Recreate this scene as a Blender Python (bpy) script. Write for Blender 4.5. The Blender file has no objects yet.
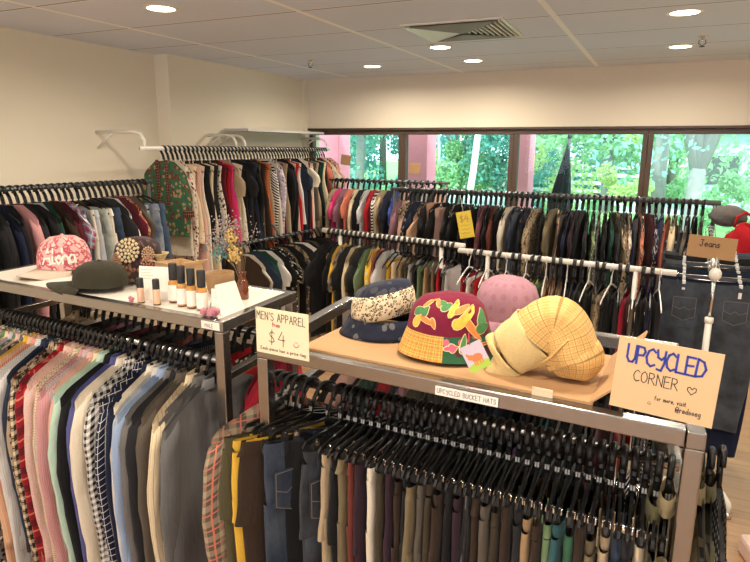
import bpy, math, random
from mathutils import Vector, Matrix
S = bpy.context.scene
C = S.collection
PI = math.pi
rnd = random.Random(7)

# ------------------------------------------------------------------ mesh helpers
class MB:
    def __init__(s): s.v=[]; s.f=[]; s.uv=[]; s.m=[]
    def add(s, vs, fs, uvs=None, mi=0):
        o=len(s.v); s.v+= [tuple(p) for p in vs]
        for k,f in enumerate(fs):
            s.f.append(tuple(i+o for i in f)); s.m.append(mi)
            s.uv.append([uvs[i] for i in f] if uvs else [(0,0)]*len(f))
    def box(s, c, d, rz=0, rx=0, ry=0, mi=0, bev=0):
        R=Matrix.Rotation(rz,3,'Z')@Matrix.Rotation(ry,3,'Y')@Matrix.Rotation(rx,3,'X')
        x,y,z=d[0]/2,d[1]/2,d[2]/2
        P=[(i*x,j*y,k*z) for k in(-1,1) for j in(-1,1) for i in(-1,1)]
        vs=[R@Vector(p)+Vector(c) for p in P]
        fs=[(0,2,3,1),(4,5,7,6),(0,1,5,4),(2,6,7,3),(0,4,6,2),(1,3,7,5)]
        o=len(s.v); s.v+=[tuple(v) for v in vs]
        for f in fs:
            s.f.append(tuple(i+o for i in f)); s.m.append(mi)
            n=[abs(t) for t in (Vector(P[f[1]])-Vector(P[f[0]])).cross(Vector(P[f[2]])-Vector(P[f[1]]))]
            a=n.index(max(n)); ax=[i for i in range(3) if i!=a]
            s.uv.append([(P[i][ax[0]],P[i][ax[1]]) for i in f])
    def bar(s, a, b, w, h, mi=0):
        a=Vector(a);b=Vector(b);d=b-a;L=d.length
        if abs(d.z)>.9*L:
            s.box((a+b)/2,(w,h,L),mi=mi); return
        s.box((a+b)/2,(L,w,h),rz=math.atan2(d.y,d.x),ry=-math.asin(d.z/L),mi=mi)
    def tube(s, pts, r, n=8, mi=0, cap=True, sy=1.0, closed=False):
        pts=[Vector(p) for p in pts]; m=len(pts)
        rs=r if isinstance(r,(list,tuple)) else [r]*m
        rings=[]; up=None; L=0
        for i,p in enumerate(pts):
            if closed: t=(pts[(i+1)%m]-pts[i-1])
            else: t=(pts[min(i+1,m-1)]-pts[max(i-1,0)])
            t.normalize()
            if up is None:
                up=Vector((0,1,0)) if abs(t.y)<.9 else Vector((1,0,0))
            a=t.cross(up); a.normalize(); b=a.cross(t); b.normalize(); up=b
            if i: L+=(pts[i]-pts[i-1]).length
            o=len(s.v); rings.append((o,L))
            for k in range(n):
                q=2*PI*k/n
                s.v.append(tuple(p+a*math.cos(q)*rs[i]+b*math.sin(q)*rs[i]*sy))
        rr=list(range(m if closed else m-1))
        for i in rr:
            o,l0=rings[i]; o2,l1=rings[(i+1)%m]
            for k in range(n):
                k2=(k+1)%n
                s.f.append((o+k,o+k2,o2+k2,o2+k)); s.m.append(mi)
                c=2*PI*rs[i]/n
                s.uv.append([(k*c,-l0),(k*c+c,-l0),(k*c+c,-l1),(k*c,-l1)])
        if cap and not closed:
            for o,fl in ((rings[0][0],1),(rings[-1][0],0)):
                f=tuple(o+k for k in range(n)); f=f[::-1] if fl else f
                s.f.append(f); s.m.append(mi); s.uv.append([(0,0)]*n)
    def lathe(s, prof, n=24, c=(0,0,0), ex=1, ey=1, mi=0, fn=None, a0=0, a1=2*PI, cap=False):
        full=abs(a1-a0-2*PI)<1e-6; cols=n if full else n+1
        o=len(s.v); L=0; Ls=[]
        for i,(r,z) in enumerate(prof):
            if i: L+=math.hypot(r-prof[i-1][0],z-prof[i-1][1])
            Ls.append(L)
            for k in range(cols):
                q=a0+(a1-a0)*k/n
                p=Vector((r*ex*math.cos(q),r*ey*math.sin(q),z))
                if fn: p=fn(p,q,i)
                s.v.append(tuple(p+Vector(c)))
        R=max(r for r,z in prof)
        for i in range(len(prof)-1):
            for k in range(n):
                k2=(k+1)%cols
                s.f.append((o+i*cols+k,o+i*cols+k2,o+(i+1)*cols+k2,o+(i+1)*cols+k)); s.m.append(mi)
                u0=R*(a1-a0)*k/n;u1=R*(a1-a0)*(k+1)/n
                s.uv.append([(u0,Ls[i]),(u1,Ls[i]),(u1,Ls[i+1]),(u0,Ls[i+1])])
        if cap:
            for i in (0,len(prof)-1):
                f=tuple(o+i*cols+k for k in range(cols)); s.f.append(f if i else f[::-1]); s.m.append(mi); s.uv.append([(0,0)]*cols)
    def xf(s, M):
        s.v=[tuple(M@Vector(p)) for p in s.v]; return s
    def mesh(s, name, mats, smooth=True):
        me=bpy.data.meshes.new(name); me.from_pydata(s.v,[],s.f)
        uvl=me.uv_layers.new(name='UVMap'); flat=[]
        for u in s.uv:
            for a in u: flat+= [a[0],a[1]]
        uvl.data.foreach_set('uv',flat)
        for m in (mats if isinstance(mats,(list,tuple)) else [mats]): me.materials.append(m)
        me.polygons.foreach_set('material_index',s.m)
        if smooth: me.polygons.foreach_set('use_smooth',[True]*len(s.f))
        me.update(); return me
    def build(s, name, mats, parent=None, smooth=True, loc=None, rz=0):
        o=bpy.data.objects.new(name, s.mesh(name,mats,smooth)); C.objects.link(o)
        if parent: o.parent=parent
        if loc is not None: o.location=loc
        o.rotation_euler.z=rz
        return o

def tag(o,label=None,cat=None,group=None,kind=None):
    if label: o['label']=label
    if cat: o['category']=cat
    if group: o['group']=group
    if kind: o['kind']=kind
    return o
def empty(name,loc,rz=0,label=None,cat=None,group=None):
    o=bpy.data.objects.new(name,None); o.empty_display_size=.05; C.objects.link(o)
    o.location=loc; o.rotation_euler.z=rz; return tag(o,label,cat,group)
def bevel(o,w=.003,seg=2):
    m=o.modifiers.new('bevel','BEVEL'); m.width=w; m.segments=seg; m.limit_method='ANGLE'; return o
def solid(o,t):
    m=o.modifiers.new('solid','SOLIDIFY'); m.thickness=t; m.offset=0; return o
def subd(o,l=1):
    m=o.modifiers.new('sub','SUBSURF'); m.levels=l; m.render_levels=l; return o
def struct(mb,name,mat,smooth=False):
    return tag(mb.build(name,mat,smooth=smooth),kind='structure')

# ------------------------------------------------------------------ materials
def newmat(name):
    m=bpy.data.materials.new(name); m.use_nodes=True; nt=m.node_tree
    return m,nt,nt.nodes['Principled BSDF']
def col(c): return (c[0],c[1],c[2],1)
def S2L(*c):
    return tuple(((x/255)/12.92 if x/255<=.04045 else ((x/255+.055)/1.055)**2.4) for x in c)
def plain(name,c,rough=.6,metal=0,bump=0,bs=40,var=0,spec=.5,coat=0):
    m,nt,b=newmat(name); b.inputs['Base Color'].default_value=col(c); b.inputs['Roughness'].default_value=rough
    b.inputs['Metallic'].default_value=metal; b.inputs['Specular IOR Level'].default_value=spec
    b.inputs['Coat Weight'].default_value=coat
    if bump or var:
        tc=nt.nodes.new('ShaderNodeTexCoord'); n=nt.nodes.new('ShaderNodeTexNoise'); n.inputs['Scale'].default_value=bs; n.inputs['Detail'].default_value=4
        nt.links.new(tc.outputs['Object'],n.inputs['Vector'])
        if bump:
            bp=nt.nodes.new('ShaderNodeBump'); bp.inputs['Strength'].default_value=bump; bp.inputs['Distance'].default_value=.01
            nt.links.new(n.outputs['Fac'],bp.inputs['Height']); nt.links.new(bp.outputs['Normal'],b.inputs['Normal'])
        if var:
            mx=nt.nodes.new('ShaderNodeMix'); mx.data_type='RGBA'
            mx.inputs[6].default_value=col([x*(1-var) for x in c]); mx.inputs[7].default_value=col([min(1,x*(1+var)) for x in c])
            nt.links.new(n.outputs['Fac'],mx.inputs[0]); nt.links.new(mx.outputs[2],b.inputs['Base Color'])
    return m
class NB:                                     # tiny node builder
    def __init__(s,nt): s.nt=nt
    def n(s,t,**k):
        x=s.nt.nodes.new('ShaderNode'+t)
        for a,b in k.items(): setattr(x,a,b)
        return x
    def L(s,a,b): s.nt.links.new(a,b)
    def math(s,op,a,b=None,c=None):
        x=s.n('Math',operation=op)
        for i,q in enumerate((a,b,c)):
            if q is None: continue
            if isinstance(q,(int,float)): x.inputs[i].default_value=q
            else: s.L(q,x.inputs[i])
        return x.outputs[0]
    def mix(s,f,a,b):
        x=s.n('Mix',data_type='RGBA')
        for i,q in ((0,f),(6,a),(7,b)):
            if isinstance(q,(int,float)): x.inputs[i].default_value=q
            elif isinstance(q,tuple): x.inputs[i].default_value=col(q)
            else: s.L(q,x.inputs[i])
        return x.outputs[2]
    def stripe(s,u,per,duty,off=0.0):          # 1 inside the stripe
        f=s.math('FRACT',s.math('ADD',s.math('DIVIDE',u,per),off))
        return s.math('LESS_THAN',f,duty)
def cloth(name,c1,pat=None,c2=(.8,.8,.8),c3=None,sc=.02,rough=.9,bump=.5):
    m,nt,b=newmat(name); N=NB(nt); b.inputs['Roughness'].default_value=rough
    b.inputs['Specular IOR Level'].default_value=.15
    b.inputs['Sheen Weight'].default_value=.06
    uv=N.n('UVMap'); sep=N.n('SeparateXYZ'); N.L(uv.outputs[0],sep.inputs[0]); u,v=sep.outputs[0],sep.outputs[1]
    c3=c3 or c2; out=c1
    if pat=='gingham':
        a=N.stripe(u,sc,.5); d=N.stripe(v,sc,.5); f=N.math('MULTIPLY',N.math('ADD',a,d),.5); out=N.mix(f,c2,c1)
    elif pat=='plaid':
        f1=N.math('MULTIPLY',N.math('ADD',N.stripe(u,sc,.4),N.stripe(v,sc,.4)),.45)
        x=N.mix(f1,c1,c2); f2=N.math('MAXIMUM',N.stripe(u,sc,.09,.3),N.stripe(v,sc,.09,.3)); out=N.mix(f2,x,c3)
    elif pat=='pane':
        f2=N.math('MAXIMUM',N.stripe(u,sc,.1),N.stripe(v,sc,.1)); out=N.mix(f2,c1,c2)
    elif pat=='stripe': out=N.mix(N.stripe(u,sc,.45),c1,c2)
    elif pat=='hstripe': out=N.mix(N.stripe(v,sc,.45),c1,c2)
    elif pat=='pin': out=N.mix(N.stripe(u,sc,.14),c1,c2)
    elif pat=='check': out=N.mix(N.math('ABSOLUTE',N.math('SUBTRACT',N.stripe(u,sc,.5),N.stripe(v,sc,.5))),c1,c2)
    elif pat in('dots','floral','leopard'):
        vo=N.n('TexVoronoi'); vo.inputs['Scale'].default_value=1/sc; N.L(uv.outputs[0],vo.inputs['Vector'])
        if pat=='dots': vo.inputs['Randomness'].default_value=.15
        d=vo.outputs['Distance']; cs=N.n('SeparateColor'); N.L(vo.outputs['Color'],cs.inputs[0])
        if pat=='dots': out=N.mix(N.math('LESS_THAN',d,.26),c1,c2)
        elif pat=='floral':
            pick=N.mix(N.math('GREATER_THAN',cs.outputs[0],.5),c2,c3)
            out=N.mix(N.math('LESS_THAN',d,.42),c1,pick)
        else:
            ring=N.math('MULTIPLY',N.math('GREATER_THAN',d,.22),N.math('LESS_THAN',d,.45)); out=N.mix(ring,c1,c2)
    elif pat=='marble':
        no=N.n('TexNoise'); no.inputs['Scale'].default_value=1/sc; no.inputs['Detail'].default_value=3; N.L(uv.outputs[0],no.inputs['Vector'])
        f=no.outputs['Fac']; x=N.mix(N.math('GREATER_THAN',f,.48),c1,c2); out=N.mix(N.math('GREATER_THAN',f,.58),x,c3)
    elif pat=='denim':
        no=N.n('TexNoise'); no.inputs['Scale'].default_value=9; no.inputs['Detail'].default_value=6; N.L(uv.outputs[0],no.inputs['Vector'])
        f=N.math('MULTIPLY',N.math('SUBTRACT',no.outputs['Fac'],.35),2.2); f=N.math('MINIMUM',N.math('MAXIMUM',f,0),1); out=N.mix(f,c1,c2)
    # woven mottling of the yarn
    n2=N.n('TexNoise'); n2.inputs['Scale'].default_value=350; n2.inputs['Detail'].default_value=2; N.L(uv.outputs[0],n2.inputs['Vector'])
    hs=N.n('HueSaturation'); N.L(N.math('ADD',N.math('MULTIPLY',n2.outputs['Fac'],.5),.72),hs.inputs['Value'])
    if isinstance(out,tuple): hs.inputs['Color'].default_value=col(out)
    else: N.L(out,hs.inputs['Color'])
    N.L(hs.outputs[0],b.inputs['Base Color'])
    if bump:
        tc=N.n('TexCoord'); mp=N.n('Mapping'); mp.inputs['Scale'].default_value=(14,14,5); N.L(tc.outputs['Object'],mp.inputs[0])
        n=N.n('TexNoise'); n.inputs['Scale'].default_value=1.6; n.inputs['Detail'].default_value=3; N.L(mp.outputs[0],n.inputs['Vector'])
        bp=N.n('Bump'); bp.inputs['Strength'].default_value=bump; bp.inputs['Distance'].default_value=.02
        N.L(n.outputs['Fac'],bp.inputs['Height']); N.L(bp.outputs['Normal'],b.inputs['Normal'])
    return m

M={}
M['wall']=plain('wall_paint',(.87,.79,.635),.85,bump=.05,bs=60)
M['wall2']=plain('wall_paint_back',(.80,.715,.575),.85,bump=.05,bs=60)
M['black']=plain('black_plastic',(.005,.005,.005),.38,spec=.35)
M['blackm']=plain('black_matte',(.011,.010,.010),.6)
M['chrome']=plain('chrome',(.75,.75,.73),.22,1)
M['steel']=plain('brushed_steel',(.36,.35,.34),.27,1,bump=.06,bs=25)
M['whitepaint']=plain('white_enamel',(.78,.74,.66),.35)
M['darkpipe']=plain('dark_grey_pipe',(.09,.095,.10),.4)
M['frame']=plain('bronze_window_frame',(.075,.045,.03),.45)
M['card']=plain('brown_cardboard',(.40,.235,.11),.85,bump=.05,bs=30,var=.06)
M['cardlt']=plain('light_cardboard',(.60,.41,.225),.85,var=.05,bs=12)
M['paper']=plain('cream_paper',(.78,.66,.44),.8)
M['white']=plain('white_card',(.80,.75,.66),.7)
M['top']=plain('white_laminate',(.72,.68,.60),.35)
M['ink']=plain('black_ink',(.012,.012,.02),.6)
M['blueink']=plain('blue_marker_ink',(.02,.035,.28),.6)
M['redink']=plain('red_ink',(.5,.02,.04),.6)
M['amber']=plain('amber_glass',(.20,.05,.008),.05,coat=.8); M['amber'].node_tree.nodes['Principled BSDF'].inputs['Transmission Weight'].default_value=.55
M['skin']=plain('peach_serum',(.62,.38,.24),.15,coat=.6)
M['goldserum']=plain('golden_oil',(.50,.24,.05),.12,coat=.6)
M['rose']=plain('rose_quartz',(.42,.16,.20),.35,bump=.6,bs=60,var=.6)
M['wood']=plain('turned_wood',(.30,.17,.075),.55,bump=.1,var=.2,bs=30)
M['moss']=plain('dry_moss',(.25,.13,.03),.9,bump=.8,bs=90,var=.5)
M['burlap']=plain('burlap',(.50,.38,.20),.9,bump=.6,bs=160,var=.2)
M['stem']=plain('dried_stems',(.24,.15,.08),.8)
M['greyfl']=plain('grey_dried_blossom',(.30,.25,.26),.9)
M['yelfl']=plain('yellow_dried_blossom',(.62,.42,.13),.9)
M['teal']=plain('teal_dried_leaf',(.07,.21,.20),.8)
M['tape']=plain('masking_tape',(.62,.50,.33),.6)
M['pink']=plain('pink_painted_column',(.92,.30,.40),.7,var=.05,bs=3)
M['bark']=plain('pale_bark',(.30,.27,.26),.9,bump=.6,bs=8,var=.3)
M['barkd']=plain('brown_bark',(.20,.17,.14),.9,bump=.6,bs=8,var=.3)
M['grass']=plain('lawn',(.20,.36,.12),.95,bump=.5,bs=12,var=.4)
M['road']=plain('pale_paving',(.55,.55,.55),.8,var=.1)
def leafmat(name,c):
    m,nt,b=newmat(name); b.inputs['Base Color'].default_value=col(c); b.inputs['Roughness'].default_value=.6
    N=NB(nt); oi=N.n('TexNoise'); oi.inputs['Scale'].default_value=.9; tc=N.n('TexCoord'); N.L(tc.outputs['Object'],oi.inputs['Vector'])
    x=N.mix(oi.outputs['Fac'],tuple(k*.6 for k in c),tuple(min(1,k*1.5) for k in c)); N.L(x,b.inputs['Base Color'])
    tr=N.n('BsdfTranslucent'); N.L(x,tr.inputs[0]); ms=N.n('MixShader'); ms.inputs[0].default_value=.35
    N.L(b.outputs[0],ms.inputs[1]); N.L(tr.outputs[0],ms.inputs[2]); N.L(ms.outputs[0],nt.nodes['Material Output'].inputs[0])
    return m
M['leafA']=leafmat('hazy_teal_leaves',(.26,.50,.42))  # pale teal of the outdoor haze is mixed into the leaf colour
M['leafB']=leafmat('fresh_green_leaves',(.36,.58,.32))
M['leafC']=leafmat('hazy_deep_green_leaves',(.14,.36,.34))  # deep green lightened towards teal, haze painted into the colour
M['leafD']=leafmat('yellow_green_leaves',(.55,.64,.28))
M['leafE']=leafmat('russet_leaves',(.62,.46,.34))
def glassmat():
    m,nt,b=newmat('tinted_window_glass'); N=NB(nt)
    t=N.n('BsdfTransparent'); t.inputs[0].default_value=(.80,.97,.93,1)
    g=N.n('BsdfGlossy'); g.inputs['Roughness'].default_value=.02
    fr=N.n('Fresnel'); fr.inputs[0].default_value=1.35
    ms=N.n('MixShader'); N.L(N.math('MULTIPLY',fr.outputs[0],.6),ms.inputs[0]); N.L(t.outputs[0],ms.inputs[1]); N.L(g.outputs[0],ms.inputs[2])
    N.L(ms.outputs[0],nt.nodes['Material Output'].inputs[0]); return m
M['glass']=glassmat()
M['clear']=glassmat(); M['clear'].node_tree.nodes['Transparent BSDF'].inputs[0].default_value=(1,.97,.96,1)
def emis(name,c,s):
    m,nt,b=newmat(name); b.inputs['Emission Color'].default_value=col(c); b.inputs['Emission Strength'].default_value=s
    b.inputs['Base Color'].default_value=col(c); return m
M['lamp']=emis('lamp_diffuser',(1,.88,.70),22)

def ceilmat():
    m,nt,b=newmat('ceiling_tiles'); N=NB(nt); tc=N.n('TexCoord'); sp=N.n('SeparateXYZ'); N.L(tc.outputs['Object'],sp.inputs[0])
    no=N.n('TexNoise'); no.inputs['Scale'].default_value=1.3; N.L(tc.outputs['Object'],no.inputs['Vector'])
    fx=N.math('ABSOLUTE',N.math('SUBTRACT',N.math('FRACT',N.math('ADD',N.math('DIVIDE',N.math('ADD',sp.outputs[0],.62),1.2),.5)),.5))
    fy=N.math('ABSOLUTE',N.math('SUBTRACT',N.math('FRACT',N.math('ADD',N.math('DIVIDE',N.math('SUBTRACT',sp.outputs[1],4.81),.63),.5)),.5))
    lx=N.math('LESS_THAN',fx,.014); ly=N.math('LESS_THAN',fy,.012)
    ly2=N.math('LESS_THAN',fy,.028)
    base=N.mix(no.outputs['Fac'],(.70,.735,.84),(.77,.80,.90))  # white tiles; the sky light's blue cast is mixed into their colour
    x=N.mix(ly2,base,(.90,.90,.96)); x=N.mix(ly,x,(.30,.29,.31)); x=N.mix(lx,x,(.97,.96,.95))
    N.L(x,b.inputs['Base Color']); b.inputs['Roughness'].default_value=.9
    bp=N.n('Bump'); bp.inputs['Strength'].default_value=.3; bp.inputs['Distance'].default_value=.01
    N.L(N.math('ADD',ly,lx),bp.inputs['Height']); bp.invert=True; N.L(bp.outputs[0],b.inputs['Normal']); return m
M['ceil']=ceilmat()
def floormat():
    m,nt,b=newmat('oak_laminate'); N=NB(nt); tc=N.n('TexCoord')
    br=N.n('TexBrick'); br.offset=.37; br.inputs['Scale'].default_value=1; br.inputs['Brick Width'].default_value=1.2; br.inputs['Row Height'].default_value=.13
    br.inputs['Mortar Size'].default_value=.0015; br.inputs['Color1'].default_value=(.40,.23,.115,1); br.inputs['Color2'].default_value=(.48,.29,.15,1); br.inputs['Mortar'].default_value=(.16,.09,.05,1)
    N.L(tc.outputs['Object'],br.inputs['Vector'])
    mp=N.n('Mapping'); mp.inputs['Scale'].default_value=(1.5,22,1); N.L(tc.outputs['Object'],mp.inputs[0]); no=N.n('TexNoise'); no.inputs['Scale'].default_value=2; no.inputs['Detail'].default_value=5; N.L(mp.outputs[0],no.inputs['Vector'])
    hs=N.n('HueSaturation'); N.L(br.outputs[0],hs.inputs['Color']); N.L(N.math('ADD',.62,N.math('MULTIPLY',no.outputs['Fac'],.75)),hs.inputs['Value'])
    N.L(hs.outputs[0],b.inputs['Base Color']); b.inputs['Roughness'].default_value=.4; return m
M['floor']=floormat()

# ------------------------------------------------------------------ the room
ZC=2.60; XL=-3.70; XR=4.2; YB=5.80; YF=-3.2
b=MB(); b.box(((XL+XR)/2,(YF+YB)/2,-.05),(XR-XL+.4,YB-YF+.4,.1)); struct(b,'floor',M['floor'])
b=MB(); b.box(((XL+XR)/2,(YF+YB)/2,ZC+.05),(XR-XL+.4,YB-YF+.4,.1)); struct(b,'ceiling',M['ceil'])
b=MB(); b.box((XL-.1,(YF+YB)/2,ZC/2),(.2,YB-YF+.4,ZC)); b.box((XL+.07,(3.80+YB)/2,ZC/2),(.14,YB-3.80,ZC))
b.box((XL+.155,5.765,ZC/2),(.05,.07,ZC)); struct(b,'wall_left',M['wall'])
def openwall(nm,mk,L):       # unseen wall with a wide opening added to let in fill daylight: mk(u,z,du,dz)->box args, u along the wall
    b=MB(); b.box(*mk(0,.35,L,.7)); b.box(*mk(0,2.45,L,.3)); b.box(*mk(-L/2+.3,1.5,.6,1.6)); b.box(*mk(L/2-.3,1.5,.6,1.6)); struct(b,nm,M['wall'])
b=MB(); b.box((XR+.1,(YF+YB)/2,ZC/2),(.2,YB-YF+.4,ZC)); struct(b,'wall_right',M['wall'])
openwall('wall_front',lambda u,z,du,dz:(((XL+XR)/2+u,YF-.1,z),(du,.2,dz)),XR-XL)
for nm,mk,L in(('window_7',lambda u,z,du,dz:(((XL+XR)/2+u,YF-.1,z),(du,.06,dz)),XR-XL),):  # out-of-view window added to bring daylight up to the ceiling
    f=MB(); W_=L-1.2
    f.box(*mk(0,.72,W_,.05)); f.box(*mk(0,2.28,W_,.05))
    for k in range(5): f.box(*mk(-W_/2+.02+k*(W_-.04)/4,1.5,.05,1.52))
    fo=struct(f,nm,M['frame']); g=MB(); c_,d_=mk(0,1.5,W_,1.55); d_=tuple(.006 if abs(q-.06)<1e-6 else q for q in d_); g.box(c_,d_); g.build('glass_pane',M['clear'],fo,False)
WT=2.075; WB=.85
b=MB(); b.box(((XL+XR)/2,YB+.1,(WT+ZC)/2),(XR-XL,.2,ZC-WT)); b.box(((XL+XR)/2,YB+.1,WB/2),(XR-XL,.2,WB))
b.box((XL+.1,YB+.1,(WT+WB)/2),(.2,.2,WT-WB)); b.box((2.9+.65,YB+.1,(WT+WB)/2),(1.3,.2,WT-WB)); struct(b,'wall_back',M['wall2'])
xs=[-3.50,-2.42,-1.30,-.16,.98,2.12,2.9]
for i in range(len(xs)-1):
    x0,x1=xs[i],xs[i+1]; f=MB(); cy=YB+.0; w=.042
    f.box(((x0+x1)/2,cy+.02,WT-.022),(x1-x0,.07,.045)); f.box(((x0+x1)/2,cy+.02,WB+.025),(x1-x0,.07,.05))
    for x,s in ((x0,1),(x1,-1)): f.box((x+s*w/2,cy+.02,(WT+WB)/2),(w,.07,WT-WB-.09))
    fo=struct(f,'window_%d'%(i+1),M['frame']); bevel(fo,.004)
    g=MB(); g.box(((x0+x1)/2,cy+.03,(WT+WB)/2),(x1-x0-2*w,.006,WT-WB-.09)); g.build('glass_pane',M['glass'],fo,False)
b=MB(); b.box((-.3,YB-.02,WT+.012),(6.4,.05,.02)); struct(b,'trim_1',M['frame'])
b=MB(); b.box((XL+.148,4.8,.05),(.012,1.95,.1)); struct(b,'baseboard_left',M['white'])
b=MB(); b.box((.2,YB-.008,.05),(7,.014,.1)); struct(b,'baseboard_back',M['white'])

# ceiling lamps
lampw=[(-2.43,2.57,'round recessed ceiling lamp above the left wall racks, nearest of those lit in view'),
 (-2.41,5.06,'small recessed ceiling lamp near the window wall at left'),
 (-1.52,4.30,'recessed ceiling lamp just beyond the air vent'),
 (-1.50,5.05,'recessed ceiling lamp between the air vent and the window wall'),
 (.01,3.72,'recessed ceiling lamp at upper right, nearer to the viewer'),
 (.01,4.90,'recessed ceiling lamp at upper right, nearer to the windows'),
 (-1.50,2.53,'recessed ceiling lamp cut by the top edge of the photo')]
extra=[(-2.4,.6),(-1.2,.6),(.0,.6),(.9,2.2),(-.4,1.6),(1.5,.6),(1.8,3.7),(-1.2,-1.2),(1,-1.2),(-2.8,-1.2)]  # lamps out of view, added as fill light
def lamp(x,y,label,vis=True):
    t=empty('ceiling_light',(x,y,ZC),0,label,'ceiling light','recessed ceiling lamps')
    r=MB(); r.lathe([(.068,.0),(.070,-.006),(.088,-.006),(.092,0)],28); r.build('trim_ring',M['whitepaint'],t)
    d=MB(); d.lathe([(.0001,-.004),(.069,-.004),(.0695,0)],28); d.build('diffuser',M['lamp'],t)
for i,(x,y,l) in enumerate(lampw): lamp(x,y,l)
LIGHTS=[(x,y) for x,y,_ in lampw]+extra
for x,y in extra: lamp(x,y,'recessed ceiling lamp out of view behind the photographer')
for x,y in LIGHTS:
    ld=bpy.data.lights.new('downlight','AREA'); ld.shape='DISK'; ld.size=.15; ld.energy=15; ld.color=(1,.865,.70)
    ld.spread=math.radians(165)
    lo=bpy.data.objects.new('downlight',ld); C.objects.link(lo); lo.location=(x,y,ZC-.012)

# air vent
t=empty('air_vent',(-1.18,3.76,ZC),math.radians(1),'square louvred air conditioning vent in the tiled ceiling','air vent')
f=MB(); w=.29
for s in(-1,1): f.box((s*w,0,-.004),(.022,.6,.01)); f.box((0,s*w,-.004),(.58,.022,.01))
f.build('frame',M['whitepaint'],t,False)
bk=MB(); bk.box((0,0,-.002),(.56,.56,.004)); bk.build('backing',plain('dark_duct',(.16,.13,.11),.8),t,False)
for k in range(9):
    q=.27-.03*k
    s_=MB(); s_.box((-q,0,-.012),(.026,2*q*.97,.003),ry=-.5); s_.build('louvre',M['whitepaint'],t,False)
    s_=MB(); s_.box((q,0,-.012),(.007,2*q*.97,.012),ry=-.3); s_.build('louvre',M['whitepaint'],t,False)
s_=MB()
for s in(-1,1):
    s_.add([(-.27,s*.272,-.014),(.27,s*.272,-.014),(.0,s*.01,-.024)],[(0,1,2) if s<0 else (2,1,0)])
s_.build('deflector',plain('taupe_deflector',(.20,.165,.14),.6),t,False)
for x,y,l in((-2.72,4.53,'small fire sprinkler on the ceiling toward the left corner'),(.13,4.55,'small fire sprinkler on the ceiling at upper right')):
    t=empty('fire_sprinkler',(x,y,ZC),0,l,'sprinkler','ceiling sprinklers')
    r=MB(); r.lathe([(.03,0),(.028,-.006),(.01,-.008),(.009,-.028)],14); r.build('escutcheon',M['chrome'],t)
    r=MB(); r.tube([(.018,0,-.02),(.02,0,-.04),(.0,0,-.055),(-.02,0,-.04),(-.018,0,-.02)],.003,6); r.build('yoke',M['darkpipe'],t)
    r=MB(); r.lathe([(.0001,-.058),(.017,-.058),(.017,-.062),(.0001,-.062)],12); r.build('deflector_plate',M['darkpipe'],t)

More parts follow.
